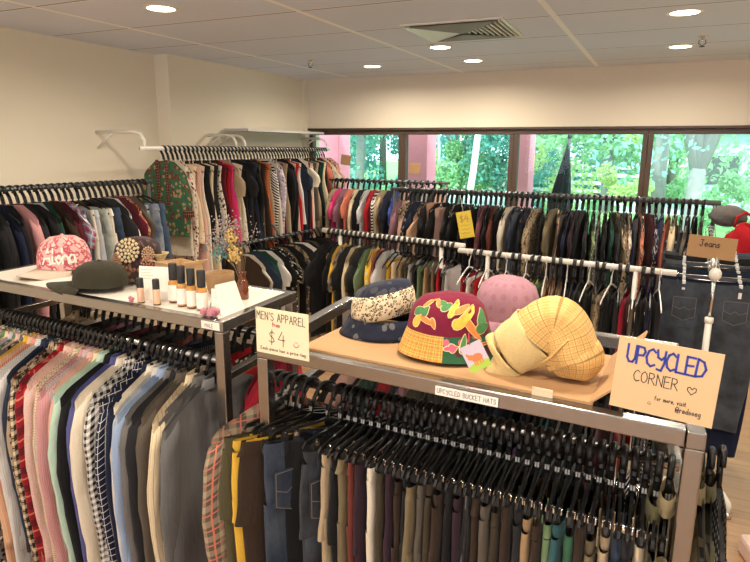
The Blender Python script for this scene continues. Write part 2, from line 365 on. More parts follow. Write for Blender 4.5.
# ------------------------------------------------------------------ stroke writing
G={'A':[[(0,0),(.3,1),(.6,0)],[(.12,.38),(.48,.38)]],'B':[[(0,0),(0,1),(.4,.95),(.45,.72),(.3,.55),(0,.52)],[(.3,.53),(.52,.4),(.5,.12),(.3,0),(0,0)]],
'C':[[(.55,.85),(.35,1),(.12,.85),(0,.5),(.1,.15),(.32,0),(.56,.12)]],'D':[[(0,0),(.05,1),(.4,.88),(.58,.5),(.4,.1),(0,0)]],
'E':[[(.5,1),(0,1),(0,0),(.52,0)],[(0,.52),(.42,.54)]],'H':[[(0,0),(0,1)],[(.5,0),(.5,1)],[(0,.5),(.5,.5)]],'K':[[(0,0),(0,1)],[(.5,1),(0,.45),(.52,0)]],
'L':[[(0,1),(0,0),(.48,0)]],'M':[[(0,0),(.06,1),(.32,.4),(.6,1),(.66,0)]],'N':[[(0,0),(0,1),(.52,0),(.54,1)]],
'O':[[(.28,1),(.06,.8),(0,.45),(.1,.1),(.3,0),(.5,.15),(.58,.5),(.48,.85),(.28,1)]],'P':[[(0,0),(0,1),(.38,.97),(.5,.75),(.38,.52),(0,.48)]],
'R':[[(0,0),(0,1),(.38,.97),(.48,.75),(.36,.55),(0,.5)],[(.2,.5),(.58,0)]],'S':[[(.5,.85),(.3,1),(.06,.85),(.1,.6),(.42,.42),(.5,.2),(.3,0),(0,.12)]],
'T':[[(0,1),(.56,1)],[(.28,1),(.28,0)]],'U':[[(0,1),(0,.25),(.15,.02),(.38,.02),(.52,.25),(.54,1)]],'Y':[[(0,1),(.08,.6),(.3,.5),(.5,.7)],[(.52,1),(.5,.3),(.36,-.12),(.1,-.08)]],
'J':[[(.1,1),(.55,1)],[(.36,1),(.36,.2),(.2,0),(0,.18)]],"'":[[(.1,1),(.06,.75)]],',':[[(.1,.1),(.04,-.14)]],'$':[[(.5,.8),(.28,.9),(.08,.75),(.15,.55),(.42,.4),(.48,.2),(.28,.08),(.0,.18)],[(.3,1.08),(.24,-.1)]],
'4':[[(.35,1),(0,.38),(.6,.38)],[(.45,.75),(.42,-.1)]],
'a':[[(.4,.5),(.15,.55),(0,.3),(.1,.02),(.3,.05),(.4,.3),(.4,.5),(.44,0)]],'c':[[(.4,.45),(.18,.55),(0,.28),(.14,0),(.4,.08)]],'d':[[(.4,.4),(.15,.5),(0,.25),(.15,0),(.4,.15)],[(.42,1),(.42,0)]],
'e':[[(.02,.28),(.4,.32),(.3,.55),(.1,.5),(0,.25),(.15,0),(.42,.1)]],'f':[[(.4,.95),(.22,1),(.16,.7),(.14,0)],[(0,.55),(.35,.55)]],'g':[[(.4,.45),(.15,.55),(0,.3),(.15,.08),(.4,.2)],[(.42,.55),(.4,-.25),(.15,-.35),(0,-.2)]],
'h':[[(0,1),(0,0)],[(0,.35),(.2,.55),(.38,.4),(.4,0)]],'i':[[(.1,.55),(.1,0)],[(.1,.78),(.11,.84)]],'m':[[(0,.55),(0,0)],[(0,.4),(.16,.55),(.28,.4),(.28,0)],[(.28,.4),(.44,.55),(.56,.4),(.56,0)]],
'n':[[(0,.55),(0,0)],[(0,.38),(.2,.55),(.38,.4),(.4,0)]],'o':[[(.2,.55),(0,.3),(.18,0),(.4,.25),(.2,.55)]],'p':[[(0,.55),(0,-.35)],[(0,.4),(.2,.55),(.4,.3),(.2,.02),(0,.12)]],
'r':[[(0,.55),(.02,0)],[(.02,.35),(.18,.55),(.34,.5)]],'s':[[(.36,.48),(.15,.55),(.05,.4),(.32,.2),(.25,.02),(0,.06)]],'t':[[(.16,.9),(.16,.08),(.36,.04)],[(0,.58),(.36,.6)]],'v':[[(0,.55),(.18,0),(.38,.55)]],
'l':[[(.1,1),(.1,.05),(.3,.05)]],'@':[[(.5,.3),(.35,.55),(.2,.4),(.25,.2),(.45,.2),(.5,.5),(.6,.15),(.75,.4),(.6,.85),(.3,.95),(.02,.6),(.1,.05),(.5,-.1),(.7,0)]],
'x':[[(0,.55),(.38,0)],[(.38,.55),(0,0)]],' ':[]}
HEART=[[(.0,.0),(-.42,.45),(-.42,.75),(-.22,.85),(0,.6),(.22,.85),(.44,.75),(.42,.42),(0,0)]]
SMILE=[[(-.35,.25),(-.25,.0),(0,-.1),(.25,.0),(.38,.28)],[(-.12,.45),(-.12,.55)],[(.12,.45),(.12,.55)]]
def strokes(mb,pls,x0,z0,h,th,y,slope=0,surf=None):
    for pl in pls:
        P=[(x0+px*h, z0+pz*h+slope*(x0+px*h)) for px,pz in pl]
        for (ax,az),(bx,bz) in zip(P,P[1:]):
            dx,dz=bx-ax,bz-az; L=math.hypot(dx,dz) or 1e-6; ux,uz=dx/L,dz/L; e=th*.45
            nx,nz=-uz*th/2,ux*th/2
            q=[(ax-ux*e+nx,az-uz*e+nz),(ax-ux*e-nx,az-uz*e-nz),(bx+ux*e-nx,bz+uz*e-nz),(bx+ux*e+nx,bz+uz*e+nz)]
            v=[surf(a,c) if surf else (a,y,c) for a,c in q]
            mb.add(v,[(0,1,2,3)])
def write(parent,text,x,z,h,th,mat,y=-.0022,sp=.22,slope=0,width=None,name='lettering',surf=None,sx=1):
    tot=0
    for ch in text:
        g=G.get(ch,[]); w=max([p[0] for s in g for p in s],default=.3); tot+=(w+sp)
    k=1.0
    mb=MB(); cx=x; hh=h
    if width: k=width/(tot*h)
    for ch in text:
        g=G.get(ch,[]); w=max([p[0] for s in g for p in s],default=.3)
        strokes(mb,[[(px*k,pz) for px,pz in s] for s in g],cx,z,hh,th,y,slope,surf); cx+=(w+sp)*h*k
    return mb.build(name,mat,parent,False)

# ------------------------------------------------------------------ racks in metal
def tube_rod(name,a,b,r,mat,parent): 
    m=MB(); m.tube([a,b],r,12); return m.build(name,mat,parent)
def display_frame(label,NL,NR,dep,zt,rods,name='display_rack',extra=True,top=None):
    t=empty(name,(NL[0],NL[1],0),0,label,'clothes rack')
    o=Vector((NL[0],NL[1],0)); P=[Vector((*NL,0)),Vector((*NR,0)),Vector((NR[0]+dep[0],NR[1]+dep[1],0)),Vector((NL[0]+dep[0],NL[1]+dep[1],0))]
    P=[p-o for p in P]; w=.034
    def inset(i):
        c=sum(P,Vector())/4; d=c-P[i]; return P[i]+Vector((math.copysign(w/2,d.x),math.copysign(w/2,d.y),0))
    Q=[inset(i) for i in range(4)]
    for i in range(4):
        m=MB(); m.bar(Q[i]+Vector((0,0,0)),Q[i]+Vector((0,0,zt-.036)),w,w); bevel(m.build('post',M['steel'],t,False),.003)
        a,c=Q[i],Q[(i+1)%4]; d=(c-a).normalized()*(w/2)
        m=MB(); m.bar(a-d+Vector((0,0,zt-.018)),c+d*(-1)+Vector((0,0,zt-.018)),w,.036); bevel(m.build('top_rail',M['steel'],t,False),.003)
        if i in(1,3):
            for z in (zt-.19,.25):
                m=MB(); m.bar(a+Vector((0,0,z)),c+Vector((0,0,z)),.028,.028); bevel(m.build('side_rail',M['steel'],t,False),.003)
    for a,c,r in rods: tube_rod('hanging_rod',Vector(a)-o,Vector(c)-o,r,M['steel'],t)
    return t
ZT=1.38
FR_a=Vector((-.985,1.385,1.262)); FR_b=Vector((.088,1.325,1.262))
FR_a2=Vector((-.99,1.80,1.235)); FR_b2=Vector((.08,1.745,1.235))
FL_a=Vector((-2.52,1.585,1.215)); FL_b=Vector((-1.235,1.515,1.215))
FL_a2=Vector((-2.50,1.90,1.215)); FL_b2=Vector((-1.22,1.82,1.215))
fr=display_frame('steel framed clothes rack with cardboard on top in the right foreground',(-.965,1.30),(.12,1.237),(-.04,.60),ZT,[(FR_a,FR_b,.0125),(FR_a2,FR_b2,.0125)])
fl=display_frame('steel framed clothes rack with white shelf top in the left foreground',(-2.55,1.497),(-1.19,1.434),(-.015,.45),ZT,[(FL_a,FL_b,.0125),(FL_a2,FL_b2,.0125)])
def quadslab(name,pts,z0,z1,mat,parent,uvs=True):
    m=MB(); n=len(pts)
    m.add([(x,y,z0) for x,y in pts]+[(x,y,z1) for x,y in pts],[tuple(range(n))[::-1],tuple(range(n,2*n))]+[(i,(i+1)%n,n+(i+1)%n,n+i) for i in range(n)])
    return m.build(name,mat,parent,False)
q=quadslab('shelf_top',[(.034-.0,.034),(1.33,-.028),(1.315,.354),(.02,.416)],ZT-.014,ZT,M['top'],fl)

# ------------------------------------------------------------------ hangers (one of each kind, then copied)
def hook_pts(r=.0265,z0=-.080,n=13):
    pts=[]
    for k in range(n):
        a=math.radians(-25+ (k/(n-1))*245); pts.append((-r*math.cos(a)*1.0,0,r*math.sin(a)-.0105))
    pts=pts[:]   # open side toward -x, wraps over the rod and drops to the stem
    pts=[(p[0],p[1],p[2]) for p in pts]
    pts.append((.010,0,-.044)); pts.append((0,0,z0)); return pts
def arm_profile(mb,W,zn,zs,t=.010,h=.016,mi=0):
    # curved arms drawn as a tapered bent bar
    for s in(-1,1):
        pts=[(0,0,zn),(s*W*.25,0,zn-.010),(s*W*.6,0,(zn+zs)/2-.004),(s*W*.92,0,zs),(s*W,0,zs-.012)]
        n=len(pts); vs=[]; 
        for i,p in enumerate(pts):
            hh=h*(1-.35*i/(n-1))
            vs+=[(p[0],-t/2,p[2]-hh/2),(p[0],t/2,p[2]-hh/2),(p[0],t/2,p[2]+hh/2),(p[0],-t/2,p[2]+hh/2)]
        fs=[]
        for i in range(n-1):
            for k in range(4): fs.append((4*i+k,4*i+(k+1)%4,4*i+4+(k+1)%4,4*i+4+k))
        fs.append((4*n-4,4*n-3,4*n-2,4*n-1)); mb.add(vs,fs,mi=mi)
HK={}
def mkmesh(key,mb,mat,sm=True): HK[key]=mb.mesh(key,mat,sm)
m=MB(); m.tube(hook_pts(),.0050,7,sy=1.5); mkmesh('hook_b',m,M['black'])
m=MB(); m.tube(hook_pts(),.0020,6); mkmesh('hook_c',m,M['chrome'])
m=MB(); m.tube([(0,0,-.05),(0,0,-.088)],.006,6); arm_profile(m,.185,-.094,-.158,.009); m.tube([(-.165,0,-.168),(.165,0,-.168)],.004,6); mkmesh('arms',m,M['black'],False)
m=MB(); m.tube([(0,0,-.05),(0,0,-.088)],.0055,6); arm_profile(m,.130,-.092,-.116,.006,.009); m.tube([(-.125,0,-.122),(.125,0,-.122)],.0035,6); mkmesh('armsP',m,M['black'],False)
m=MB(); m.box((0,0,-.135),(.018,.013,.034)); mkmesh('clip',m,M['blackm'],False)
m=MB(); m.box((0,-.0075,-.126),(.012,.003,.010)); m.box((0,.0075,-.126),(.012,.003,.010)); m.tube([(0,-.008,-.122),(0,0,-.117),(0,.008,-.122)],.0025,5); mkmesh('spring',m,M['chrome'],False)
m=MB(); m.box((0,0,-.074),(.010,.010,.012)); mkmesh('sizer',m,plain('size_marker',(.30,.30,.29),.35),False)
m=MB(); m.tube([(-.17,0,-.095),(.17,0,-.095)],.0022,6); m.tube([(0,0,-.05),(0,0,-.095)],.0022,6); mkmesh('armsC',m,M['chrome'])
m=MB(); m.tube(hook_pts(),.0052,6,sy=2.2); m.tube([(0,0,-.05),(0,0,-.088)],.005,5); arm_profile(m,.175,-.094,-.158,.007,.012); mkmesh('hanger_far',m,M['black'],False)
m=MB(); m.tube(hook_pts(),.0024,5); m.tube([(0,0,-.05),(0,0,-.088)],.004,5); arm_profile(m,.175,-.094,-.158,.005,.010); mkmesh('hanger_far_c',m,plain('pale_plastic',(.72,.70,.66),.3),False)
def link(name,me,parent,x=0,y=0,z=0):
    o=bpy.data.objects.new(name,me); C.objects.link(o); o.parent=parent; o.location=(x,y,z); return o
def hanger_proto(kind):
    if kind=='shirt':
        t=empty('clothes_hanger',(0,0,0)); link('hook',HK['hook_b'],t); link('shoulder_bar',HK['arms'],t)
    elif kind=='pants':
        t=empty('clip_hanger',(0,0,0)); link('hook',HK['hook_b'],t); link('shoulder_bar',HK['armsP'],t); link('size_marker',HK['sizer'],t)
        for s in(-1,1):
            c=link('clip',HK['clip'],t,s*.088); link('spring',HK['spring'],c)
    elif kind=='chrome':
        t=empty('clip_hanger',(0,0,0)); link('hook',HK['hook_c'],t); link('cross_bar',HK['armsC'],t)
        for s in(-1,1):
            c=link('clip',HK['clipw'],t,s*.13,0,.035)
    elif kind=='far': t=bpy.data.objects.new('clothes_hanger',HK['hanger_far']); C.objects.link(t)
    else: t=bpy.data.objects.new('clothes_hanger',HK['hanger_far_c']); C.objects.link(t)
    return t
m=MB(); m.box((0,0,-.152),(.015,.024,.07)); mkmesh('clipw',m,plain('clear_clip',(.72,.72,.70),.25),False)
PROTO={}
def copy_tree(o,parent=None):
    c=o.copy(); C.objects.link(c); c.parent=parent
    for ch in list(o.children): copy_tree(ch,c)
    return c
def get_hanger(kind):
    if kind not in PROTO:
        PROTO[kind]=hanger_proto(kind); return PROTO[kind]
    return copy_tree(PROTO[kind])

# ------------------------------------------------------------------ garments.  local x along the hanger, y through the cloth, z up, origin on the rod
def sg(v,p): return math.copysign(abs(v)**p,v)
def body_tube(mb,W,ztop,zhem,b0,b1,R,N=24,V=10,amp=.006,Wf=None,xo=0,mi=0,k=None):
    ph=R.uniform(0,6.3); ph2=R.uniform(0,6.3); kk=k or R.uniform(26,40); lean=R.uniform(-.012,.012)
    o=len(mb.v); vs=[]; uvs=[]
    for j in range(V+1):
        v=(j/V)**.85; Wv=(Wf(v) if Wf else 1)*W; bb=b0+(b1-b0)*min(1,v*2.2)
        for i in range(N+1):
            q=2*PI*i/N; x=Wv*sg(math.cos(q),.75); y=bb*sg(math.sin(q),.6)
            zt=ztop(x if Wv<=W else x*W/Wv); z=zt*(1-v)+zhem*v
            z+=.004*math.sin(x*30+ph)*v
            y+=amp*min(1,v*1.6)*math.sin(kk*x+ph+v*1.4)+ .4*amp*math.sin(v*9+ph2+x*10)
            xx=x+.005*math.sin(v*7+ph)*v+lean*v
            vs.append((xx+xo,y,z)); uvs.append((x if q<=PI else -x+.37, z))
    fs=[]
    for j in range(V):
        for i in range(N):
            a=j*(N+1)+i; fs.append((a,a+1,a+N+2,a+N+1))
    mb.add(vs,fs,uvs,mi)
def sleeve(mb,s,W,zs,L,r0,r1,R,splay=.03,by=.45,N=10,V=8,yo=0,flare=0):
    ph=R.uniform(0,6.3); pts=[]; rs=[]
    vs=[];uvs=[]
    for j in range(V+1):
        v=j/V; bend=math.sin(min(1,v*2.5)*PI/2)
        cx=s*(W-.030+splay*bend+R.uniform(-.003,.003)) - s*.03*v*v; cz=zs-.018-L*v*.985
        cy=yo+.004*math.sin(v*8+ph)
        r=(r0+(r1-r0)*v)*(1+.05*math.sin(v*15+ph))
        if j==0: r*=.8
        for i in range(N+1):
            q=2*PI*i/N; a=r*math.cos(q); b=max(r*by,.0095)*math.sin(q)
            vs.append((cx+a, cy+b+.002*math.sin(v*13+q*2+ph), cz+(-s*a*.9)*(1-v)*.9)); uvs.append((i/N*2*PI*r0*.7+s*.5, cz))
    fs=[]
    for j in range(V):
        for i in range(N):
            a=j*(N+1)+i; fs.append((a,a+1,a+N+2,a+N+1))
    fs.append(tuple(range(N,-1,-1)))
    mb.add(vs,fs,uvs)
RK={}
STITCH=plain('jeans_stitching',(.16,.14,.12),.8)
def orient(o,pos,ang):
    o.location=pos; o.rotation_euler.z=ang; return o
def mk_shirt(mat,R,lo=False,L=.74,sl='long',collar=True,W=.205,thick=.013,mat2=None,name='shirt'):
    zn=-.074; zs=-.140 if not lo else -.140-R.uniform(.0,.045)
    def ztop(x):
        ax=abs(x)
        if ax<.06: return zn-.012*(1-(ax/.06))
        t=(ax-.06)/(W-.06); return zn+(zs-zn)*t-.012*max(0,t-.8)*5
    N,V=(20,8) if lo else (32,14)
    mb=MB(); body_tube(mb,W,ztop,-.12-L,.0085,thick,R,N,V,amp=.0045 if lo else .006,Wf=lambda v:1+.02*math.sin(v*3))
    o=mb.build(name,mat)
    if sl:
        for s in(-1,1):
            m=MB()
            if sl=='long': sleeve(m,s,W,zs,.56*L/.68,.046,.034,R,N=8 if lo else 14,V=7 if lo else 12)
            else: sleeve(m,s,W,zs,.19,.055,.066,R,splay=.045,by=.17,N=8 if lo else 14,V=5)
            m.build('sleeve',mat2 or mat,o)
            if sl=='long' and not lo:
                m=MB(); zc=zs-.018-.56*L/.68*.985; m.lathe([(.036,.03),(.037,-.03),(.033,-.03)],12,(s*(W-.03),0,zc),1,.5); m.build('cuff',mat2 or mat,o)
    if collar and not lo:
        m=MB(); m.lathe([(.044,-.006),(.048,.016),(.052,.019),(.062,-.004),(.068,-.014)],20,(0,0,zn),1.0,.30,a0=-1.25,a1=2*PI-1.9); m.build('collar',mat2 or mat,o)
        for k in range(5):
            pass
    return o
def mk_trousers(mat,R,lo=False,L=.85,W=.112,thick=.0125,top=-.138,name='trousers',jeans=False,stitch=None,wide=False):
    def zt(x): return top-.012*(1-(abs(x)/W)**2)
    N,V=(18,4) if lo else (28,6)
    hip=.20
    mb=MB(); body_tube(mb,W*1.02,lambda x:top-.035,top-hip-.05,thick,thick*1.1,R,N,V,amp=.003,Wf=lambda v:1+.08*v); o=mb.build(name,mat)
    wb=MB(); body_tube(wb,W*1.0,zt,top-.038,thick*.95,thick*1.08,R,N,2,amp=.001); wb.build('waistband',mat,o)
    for s in(-1,1):
        m=MB(); lw=W*.56; wf=lambda v:1-(.30 if not wide else -.05)*v
        body_tube(m,lw,lambda x:top-hip+.02,top-L,thick*1.05,thick*.95,R,16 if lo else 22,5 if lo else 12,amp=.004,Wf=wf,xo=s*W*.50,k=30); m.build('trouser_leg',mat,o)
    if not lo:
        for k in range(3):
            x=(-.62+.62*k)*W*1.1
            for sd in(-1,1):
                m=MB(); m.box((x,sd*(thick+.003),top-.024),(.008,.003,.042)); m.build('belt_loop',mat,o,False)
    if jeans:
        for s in(-1,1):
            for sd in ((-1,) if lo else (-1,1)):
                m=MB(); y=sd*(thick*1.1+.0045); m.add([(s*W*.5-.058,y,top-.085),(s*W*.5+.058,y,top-.085),(s*W*.5+.058,y,top-.19),(s*W*.5,y,top-.215),(s*W*.5-.058,y,top-.19)],[(0,1,2,3,4)],[(0,0),(.1,0),(.1,.1),(.05,.12),(0,.1)])
                p=m.build('back_pocket',mat,o,False); solid(p,.003)
                if stitch:
                    st=MB(); strokes(st,[[(-.054,.0),(.054,.0)],[(-.054,.0),(-.054,-.10),(0,-.124),(.054,-.10),(.054,0)],[(-.054,-.05),(-.02,-.065),(0,-.05),(.02,-.065),(.054,-.05)]],s*W*.5,top-.09,1,.0028,y+sd*.0025)
                    st.build('stitching',stitch,p,False)
    return o
def mk_shorts(mat,R,lo=False,L=.32,W=.17,top=-.15,name='shorts',thick=.016,denim=True):
    mb=MB(); body_tube(mb,W,lambda x:top,top-.16,thick,thick,R,20,4,amp=.003,Wf=lambda v:1+.12*v); o=mb.build(name,mat)
    m=MB(); body_tube(m,W*1.01,lambda x:top+.012,top-.03,thick*1.05,thick*1.08,R,20,1,amp=.001); m.build('waistband',mat,o)
    for s in(-1,1):
        m=MB(); body_tube(m,W*.58,lambda x:top-.14,top-L,thick,thick*1.3,R,16,4,amp=.004,Wf=lambda v:1+.04*v,xo=s*W*.57); m.build('short_leg',mat,o)
    return o
def mk_dress(mat,R,lo=False,L=.95,W=.18,name='dress',sl=None):
    zn=-.10
    def ztop(x):
        ax=abs(x)
        return zn-.015 if ax<.05 else zn-.03*(ax-.05)/(W-.05)
    mb=MB(); body_tube(mb,W,ztop,-.12-L,.007,.017,R,22 if lo else 30,12,amp=.008,Wf=lambda v:1-.15*math.sin(min(1,v*2.2)*PI)+.18*v); o=mb.build(name,mat)
    if sl:
        for s in(-1,1):
            m=MB(); sleeve(m,s,W+.01,-.13,.16,.055,.06,R,splay=.04,by=.28,N=8,V=4); m.build('sleeve',mat,o)
    else:
        for s in(-1,1):
            m=MB(); m.tube([(s*.055,-.006,zn-.012),(s*.062,0,zn+.01),(s*.07,.006,zn-.016)],.004,6); m.build('strap',mat,o)
    return o

# palette (scene-linear)
K=dict(black=(.010,.010,.011),charcoal=(.018,.018,.020),navy=(.010,.014,.036),slate=(.022,.032,.055),blue=(.035,.06,.24),periwinkle=(.075,.08,.22),
 sky=(.26,.34,.48),denim=(.07,.11,.18),palegrey=(.48,.48,.47),grey=(.125,.118,.112),taupe=(.095,.078,.060),brown=(.036,.022,.014),rust=(.13,.030,.020),
 tan=(.33,.215,.11),beige=(.38,.29,.18),cream=(.66,.54,.36),white=(.70,.67,.62),mustard=(.60,.36,.04),yellow=(.74,.50,.06),olive=(.070,.062,.030),
 khaki=(.16,.125,.068),sage=(.13,.20,.10),mint=(.42,.58,.46),green=(.035,.11,.055),forest=(.012,.05,.035),red=(.38,.012,.018),crimson=(.32,.012,.03),
 maroon=(.075,.009,.016),burgundy=(.09,.012,.025),pink=(.55,.27,.27),blush=(.62,.38,.31),hotpink=(.60,.04,.16),peach=(.62,.36,.22),coral=(.52,.16,.10),
 orange=(.52,.13,.04),lilac=(.48,.42,.52),mauve=(.24,.12,.15),rosewood=(.24,.09,.10),teal=(.03,.09,.10),purple=(.08,.035,.12),plum=(.030,.014,.022),umber=(.045,.034,.020),steel=(.07,.085,.105),ash=(.11,.115,.12),lime=(.42,.50,.12),ivory=(.64,.57,.45))
mcount={}
def mat_of(spec):
    # spec text: "colour" or "colour pattern colour2 [colour3] [size]"
    if spec in mcount: return mcount[spec]
    w=spec.split(); c1=K[w[0]]
    if len(w)==1: r=cloth(w[0]+'_cloth',c1)
    else:
        pat=w[1]; c2=K[w[2]] if len(w)>2 else (.8,.8,.8); c3=K[w[3]] if len(w)>3 and w[3] in K else None
        sc=float(w[-1]) if w[-1].replace('.','').isdigit() else {'gingham':.022,'plaid':.05,'pane':.03,'stripe':.012,'hstripe':.03,'pin':.014,'check':.012,'dots':.014,'floral':.022,'leopard':.018,'marble':.05,'denim':.1}[pat]
        r=cloth('_'.join(x for x in w if x in K or x.isalpha())+'_cloth',c1,pat,c2,c3,sc)
    mcount[spec]=r; return r
LOOK={'palegrey':'pale grey','hotpink':'hot pink'}
def describe(spec):
    w=spec.split(); c=LOOK.get(w[0],w[0])
    if len(w)==1: return c
    p={'gingham':'gingham','plaid':'plaid','pane':'windowpane','stripe':'striped','hstripe':'banded','pin':'pinstriped','check':'checked','dots':'dotted','floral':'floral','leopard':'leopard','marble':'mottled','denim':'denim'}[w[1]]
    if w[1]=='denim': return c if c=='denim' else c+' denim'
    return c+' '+p
used_labels={}
def uniq(l):
    w=l.split(); assert 4<=len(w)<=16,l
    used_labels[l]=used_labels.get(l,0)+1; return l
CAT={'shirt':'shirt','tee':'t-shirt','trousers':'trousers','jeans':'trousers','shorts':'shorts','dress':'dress','jacket':'jacket','skirt':'skirt'}
NOUN={'tee':'tee shirt'}
def hang(rack,a,b,items,dirang,hk='far',lo=True,jit=.08,seed=1,group=None,t0=.02,t1=.98,gh=None,sag=.0):
    """items: list of (kind, spec, opts). dirang: angle of the hanger's local -x end."""
    R=random.Random(seed); a=Vector(a); b=Vector(b); n=len(items)
    wts=[(q[2] if len(q)>2 else {}).get('wt',1) for q in items]
    def nm(i):
        if i<0 or i>=n: return None
        return describe(items[i][1])
    for i,it in enumerate(items):
        kind,spec=it[0],it[1]; op=it[2] if len(it)>2 else {}
        t=t0+(t1-t0)*(sum(wts[:i])+wts[i]/2)/sum(wts) if 't' not in op else op['t']
        p=a.lerp(b,t); ang=dirang+op.get('yaw',0)+R.uniform(-jit,jit)*(2.6 if lo and R.random()<.18 else 1); p.z-=.0
        mat=mat_of(spec); L=op.get('L'); kw={}
        if L: kw['L']=L
        l=op.get('lo',lo)
        if kind=='shirt' or kind=='jacket': o=mk_shirt(mat,R,l,sl=op.get('sl','long'),thick=op.get('th',.013 if kind=='shirt' else .018),name=kind,W=op.get('W',(.195 if l else .232)+R.uniform(-.03,.016)),**kw)
        elif kind=='tee': o=mk_shirt(mat,R,l,sl='short',collar=False,name='tee_shirt',**(kw or {'L':.58+R.uniform(-.06,.06)}))
        elif kind in('trousers','jeans'): o=mk_trousers(mat,R,l,name=kind,W=op.get('W',.112),jeans=kind=='jeans' or op.get('pk',False),stitch=STITCH if kind=='jeans' else None,**kw)
        elif kind=='shorts': o=mk_shorts(mat,R,l,**kw)
        elif kind=='skirt': o=mk_dress(mat,R,l,name='skirt',W=.16,**kw)
        else: o=mk_dress(mat,R,l,sl=op.get('sl'),**(kw or {'L':.85+R.uniform(-.1,.1)}))
        if op.get('kimono'):
            for s_ in(-1,1):
                bd=MB(); bd.bar((s_*.085,.0225,-.085),(s_*.006,.0275,-.40),.028,.004); bd.build('neck_band',mat_of('maroon pane tan .02'),o,False)
            for s_ in(-1,1):
                bd=MB(); bd.lathe([(.050,.02),(.052,-.02)],14,(s_*.205,0,-.455),1,.45); bd.build('cuff_band',mat_of('maroon pane tan .02'),o)
        orient(o,p,ang); o.location.z-=op.get('dz',0)
        L_,Rg=nm(i-1),nm(i+1); noun=NOUN.get(kind,kind)
        sh=lambda s:s
        if L_ and Rg: lab=f"{nm(i)} {noun} between {L_} and {Rg} on {rack}"
        elif Rg: lab=f"{nm(i)} {noun} at the {RK[rack][0]} end of {rack}"
        else: lab=f"{nm(i)} {noun} at the {RK[rack][1]} end of {rack}"
        tag(o,uniq(lab),CAT[kind],(group or 'clothes on ')+rack)
        hkk=op.get('hk',hk)
        h=get_hanger(hkk); orient(h,p,ang)
        c={'chrome':'metal','farc':'pale'}.get(hkk,'black')
        if L_ and Rg: lab=f"{c} hanger of {nm(i)} {noun} between {L_} and {Rg} on {rack}"
        elif Rg: lab=f"{c} hanger of {nm(i)} {noun}, {RK[rack][0]} end of {rack}"
        else: lab=f"{c} hanger of {nm(i)} {noun}, {RK[rack][1]} end of {rack}"
        if len(lab.split())>16: lab=lab.replace(' between ',', by ').replace(f' on {rack}',f', {rack}')
        if len(lab.split())>16: lab=lab.replace('hanger of','hanger:',1)
        tag(h,uniq(lab),'hanger','hangers on '+rack)
RK.update({'left front rail':('far left','right'),'right front rail':('left','right'),'right rear rail':('left','right'),'left rear rail':('left','right'),
 'left wall rack':('near','far'),'upper wall rail':('near','far'),'lower wall rail':('near','far'),'left middle rail':('left','right'),'right middle rail':('left','right'),
 'far window rail':('left','right'),'long dark rail':('left','right'),'jeans rail':('near','far')})
FWD=PI/2    # local +x -> +Y world, local -x end faces the viewer

SH,TE,TR,JE,DR,SO,JA='shirt','tee','trousers','jeans','dress','shorts','jacket'
BIG={'wt':2.0,'th':.022}; MID={'wt':1.4,'th':.016}
fl_items=[(SH,'ivory dots coral .012'),(SH,'grey floral pink cream'),(SH,'sage'),(SH,'cream floral coral sage'),(SH,'lilac pin white'),(SH,'sage floral cream grey'),(SH,'blush pin white'),(SH,'grey floral cream black'),
 (SH,'mustard'),(SH,'peach pin cream'),(SH,'coral stripe blush .008'),(SH,'palegrey gingham white .008'),(SH,'slate'),(SH,'navy'),(SH,'beige floral brown rust .02'),(SH,'brown plaid cream black .04'),(SH,'red plaid maroon coral .08',MID),
 (SH,'coral check white .004'),(SH,'blush'),(SH,'cream pane black .010',MID),(SH,'pink pin mauve .006'),(SH,'mauve gingham white .005'),(SH,'blush'),(SH,'cream'),(SH,'mint',MID),(SH,'black'),(SH,'periwinkle',MID),(SH,'ivory'),
 (SH,'white gingham black .026',BIG),(SH,'navy pane white .026',BIG),(SH,'navy'),(SH,'ivory'),(SH,'palegrey'),(SH,'sky',MID),(SH,'grey'),(SH,'charcoal'),(SH,'taupe'),(SH,'cream pin beige .02',BIG),(SH,'grey'),(SH,'grey stripe ash .006',BIG)]
hang('left front rail',FL_a,FL_b,[(q[0],q[1],dict({'L':.86},**(q[2] if len(q)>2 else {}))) for q in fl_items],FWD,'shirt',False,.08,11,t0=.03,t1=.965)
def y(a,**k): d={'yaw':a}; d.update(k); return d
fr_items=[(SH,'taupe plaid beige coral .05',y(-.66,t=.03,L=.8,W=.20)),(TR,'olive',y(-.60,t=.055,W=.19)),(TR,'mustard',y(-.56,t=.078,W=.185)),(TR,'brown',y(-.54,t=.10,W=.18)),(JE,'slate denim steel',y(-.46,t=.135,W=.15)),(TR,'black',y(-.85,t=.185,W=.17)),
 (JE,'charcoal denim steel',y(-.40,t=.225,W=.13)),(TR,'beige',y(-.2,t=.25)),(TR,'black',y(-.16,t=.27)),(TR,'khaki',y(-.12,t=.292)),(TR,'rust',y(-.1,t=.315)),(TR,'plum',y(-.08,t=.337)),(TR,'ivory',y(-.06,t=.362)),(TR,'umber',{}),(TR,'plum',{}),(TR,'brown',{}),(TR,'black',{}),
 (TR,'khaki',{'W':.125}),(TR,'taupe',{}),(TR,'umber',{}),(TR,'brown',{'W':.125}),(TR,'black',{}),(TR,'plum',{'W':.12}),(TR,'black pin grey .008',{}),(TR,'brown',{}),(TR,'taupe',{'W':.12}),(TR,'umber',{}),(TR,'brown',{}),(TR,'charcoal',{}),
 (TR,'tan',{}),(TR,'brown',{}),(TR,'sage',{}),(TR,'teal',{}),(TR,'green',{}),(TR,'brown',{}),(TR,'khaki',{}),(TR,'beige',{}),(TR,'slate',{}),(TR,'charcoal',{}),(TR,'cream',{}),(SH,'olive',{'W':.19,'sl':'short'}),(SH,'khaki',{'W':.20})]
nf=len(fr_items)
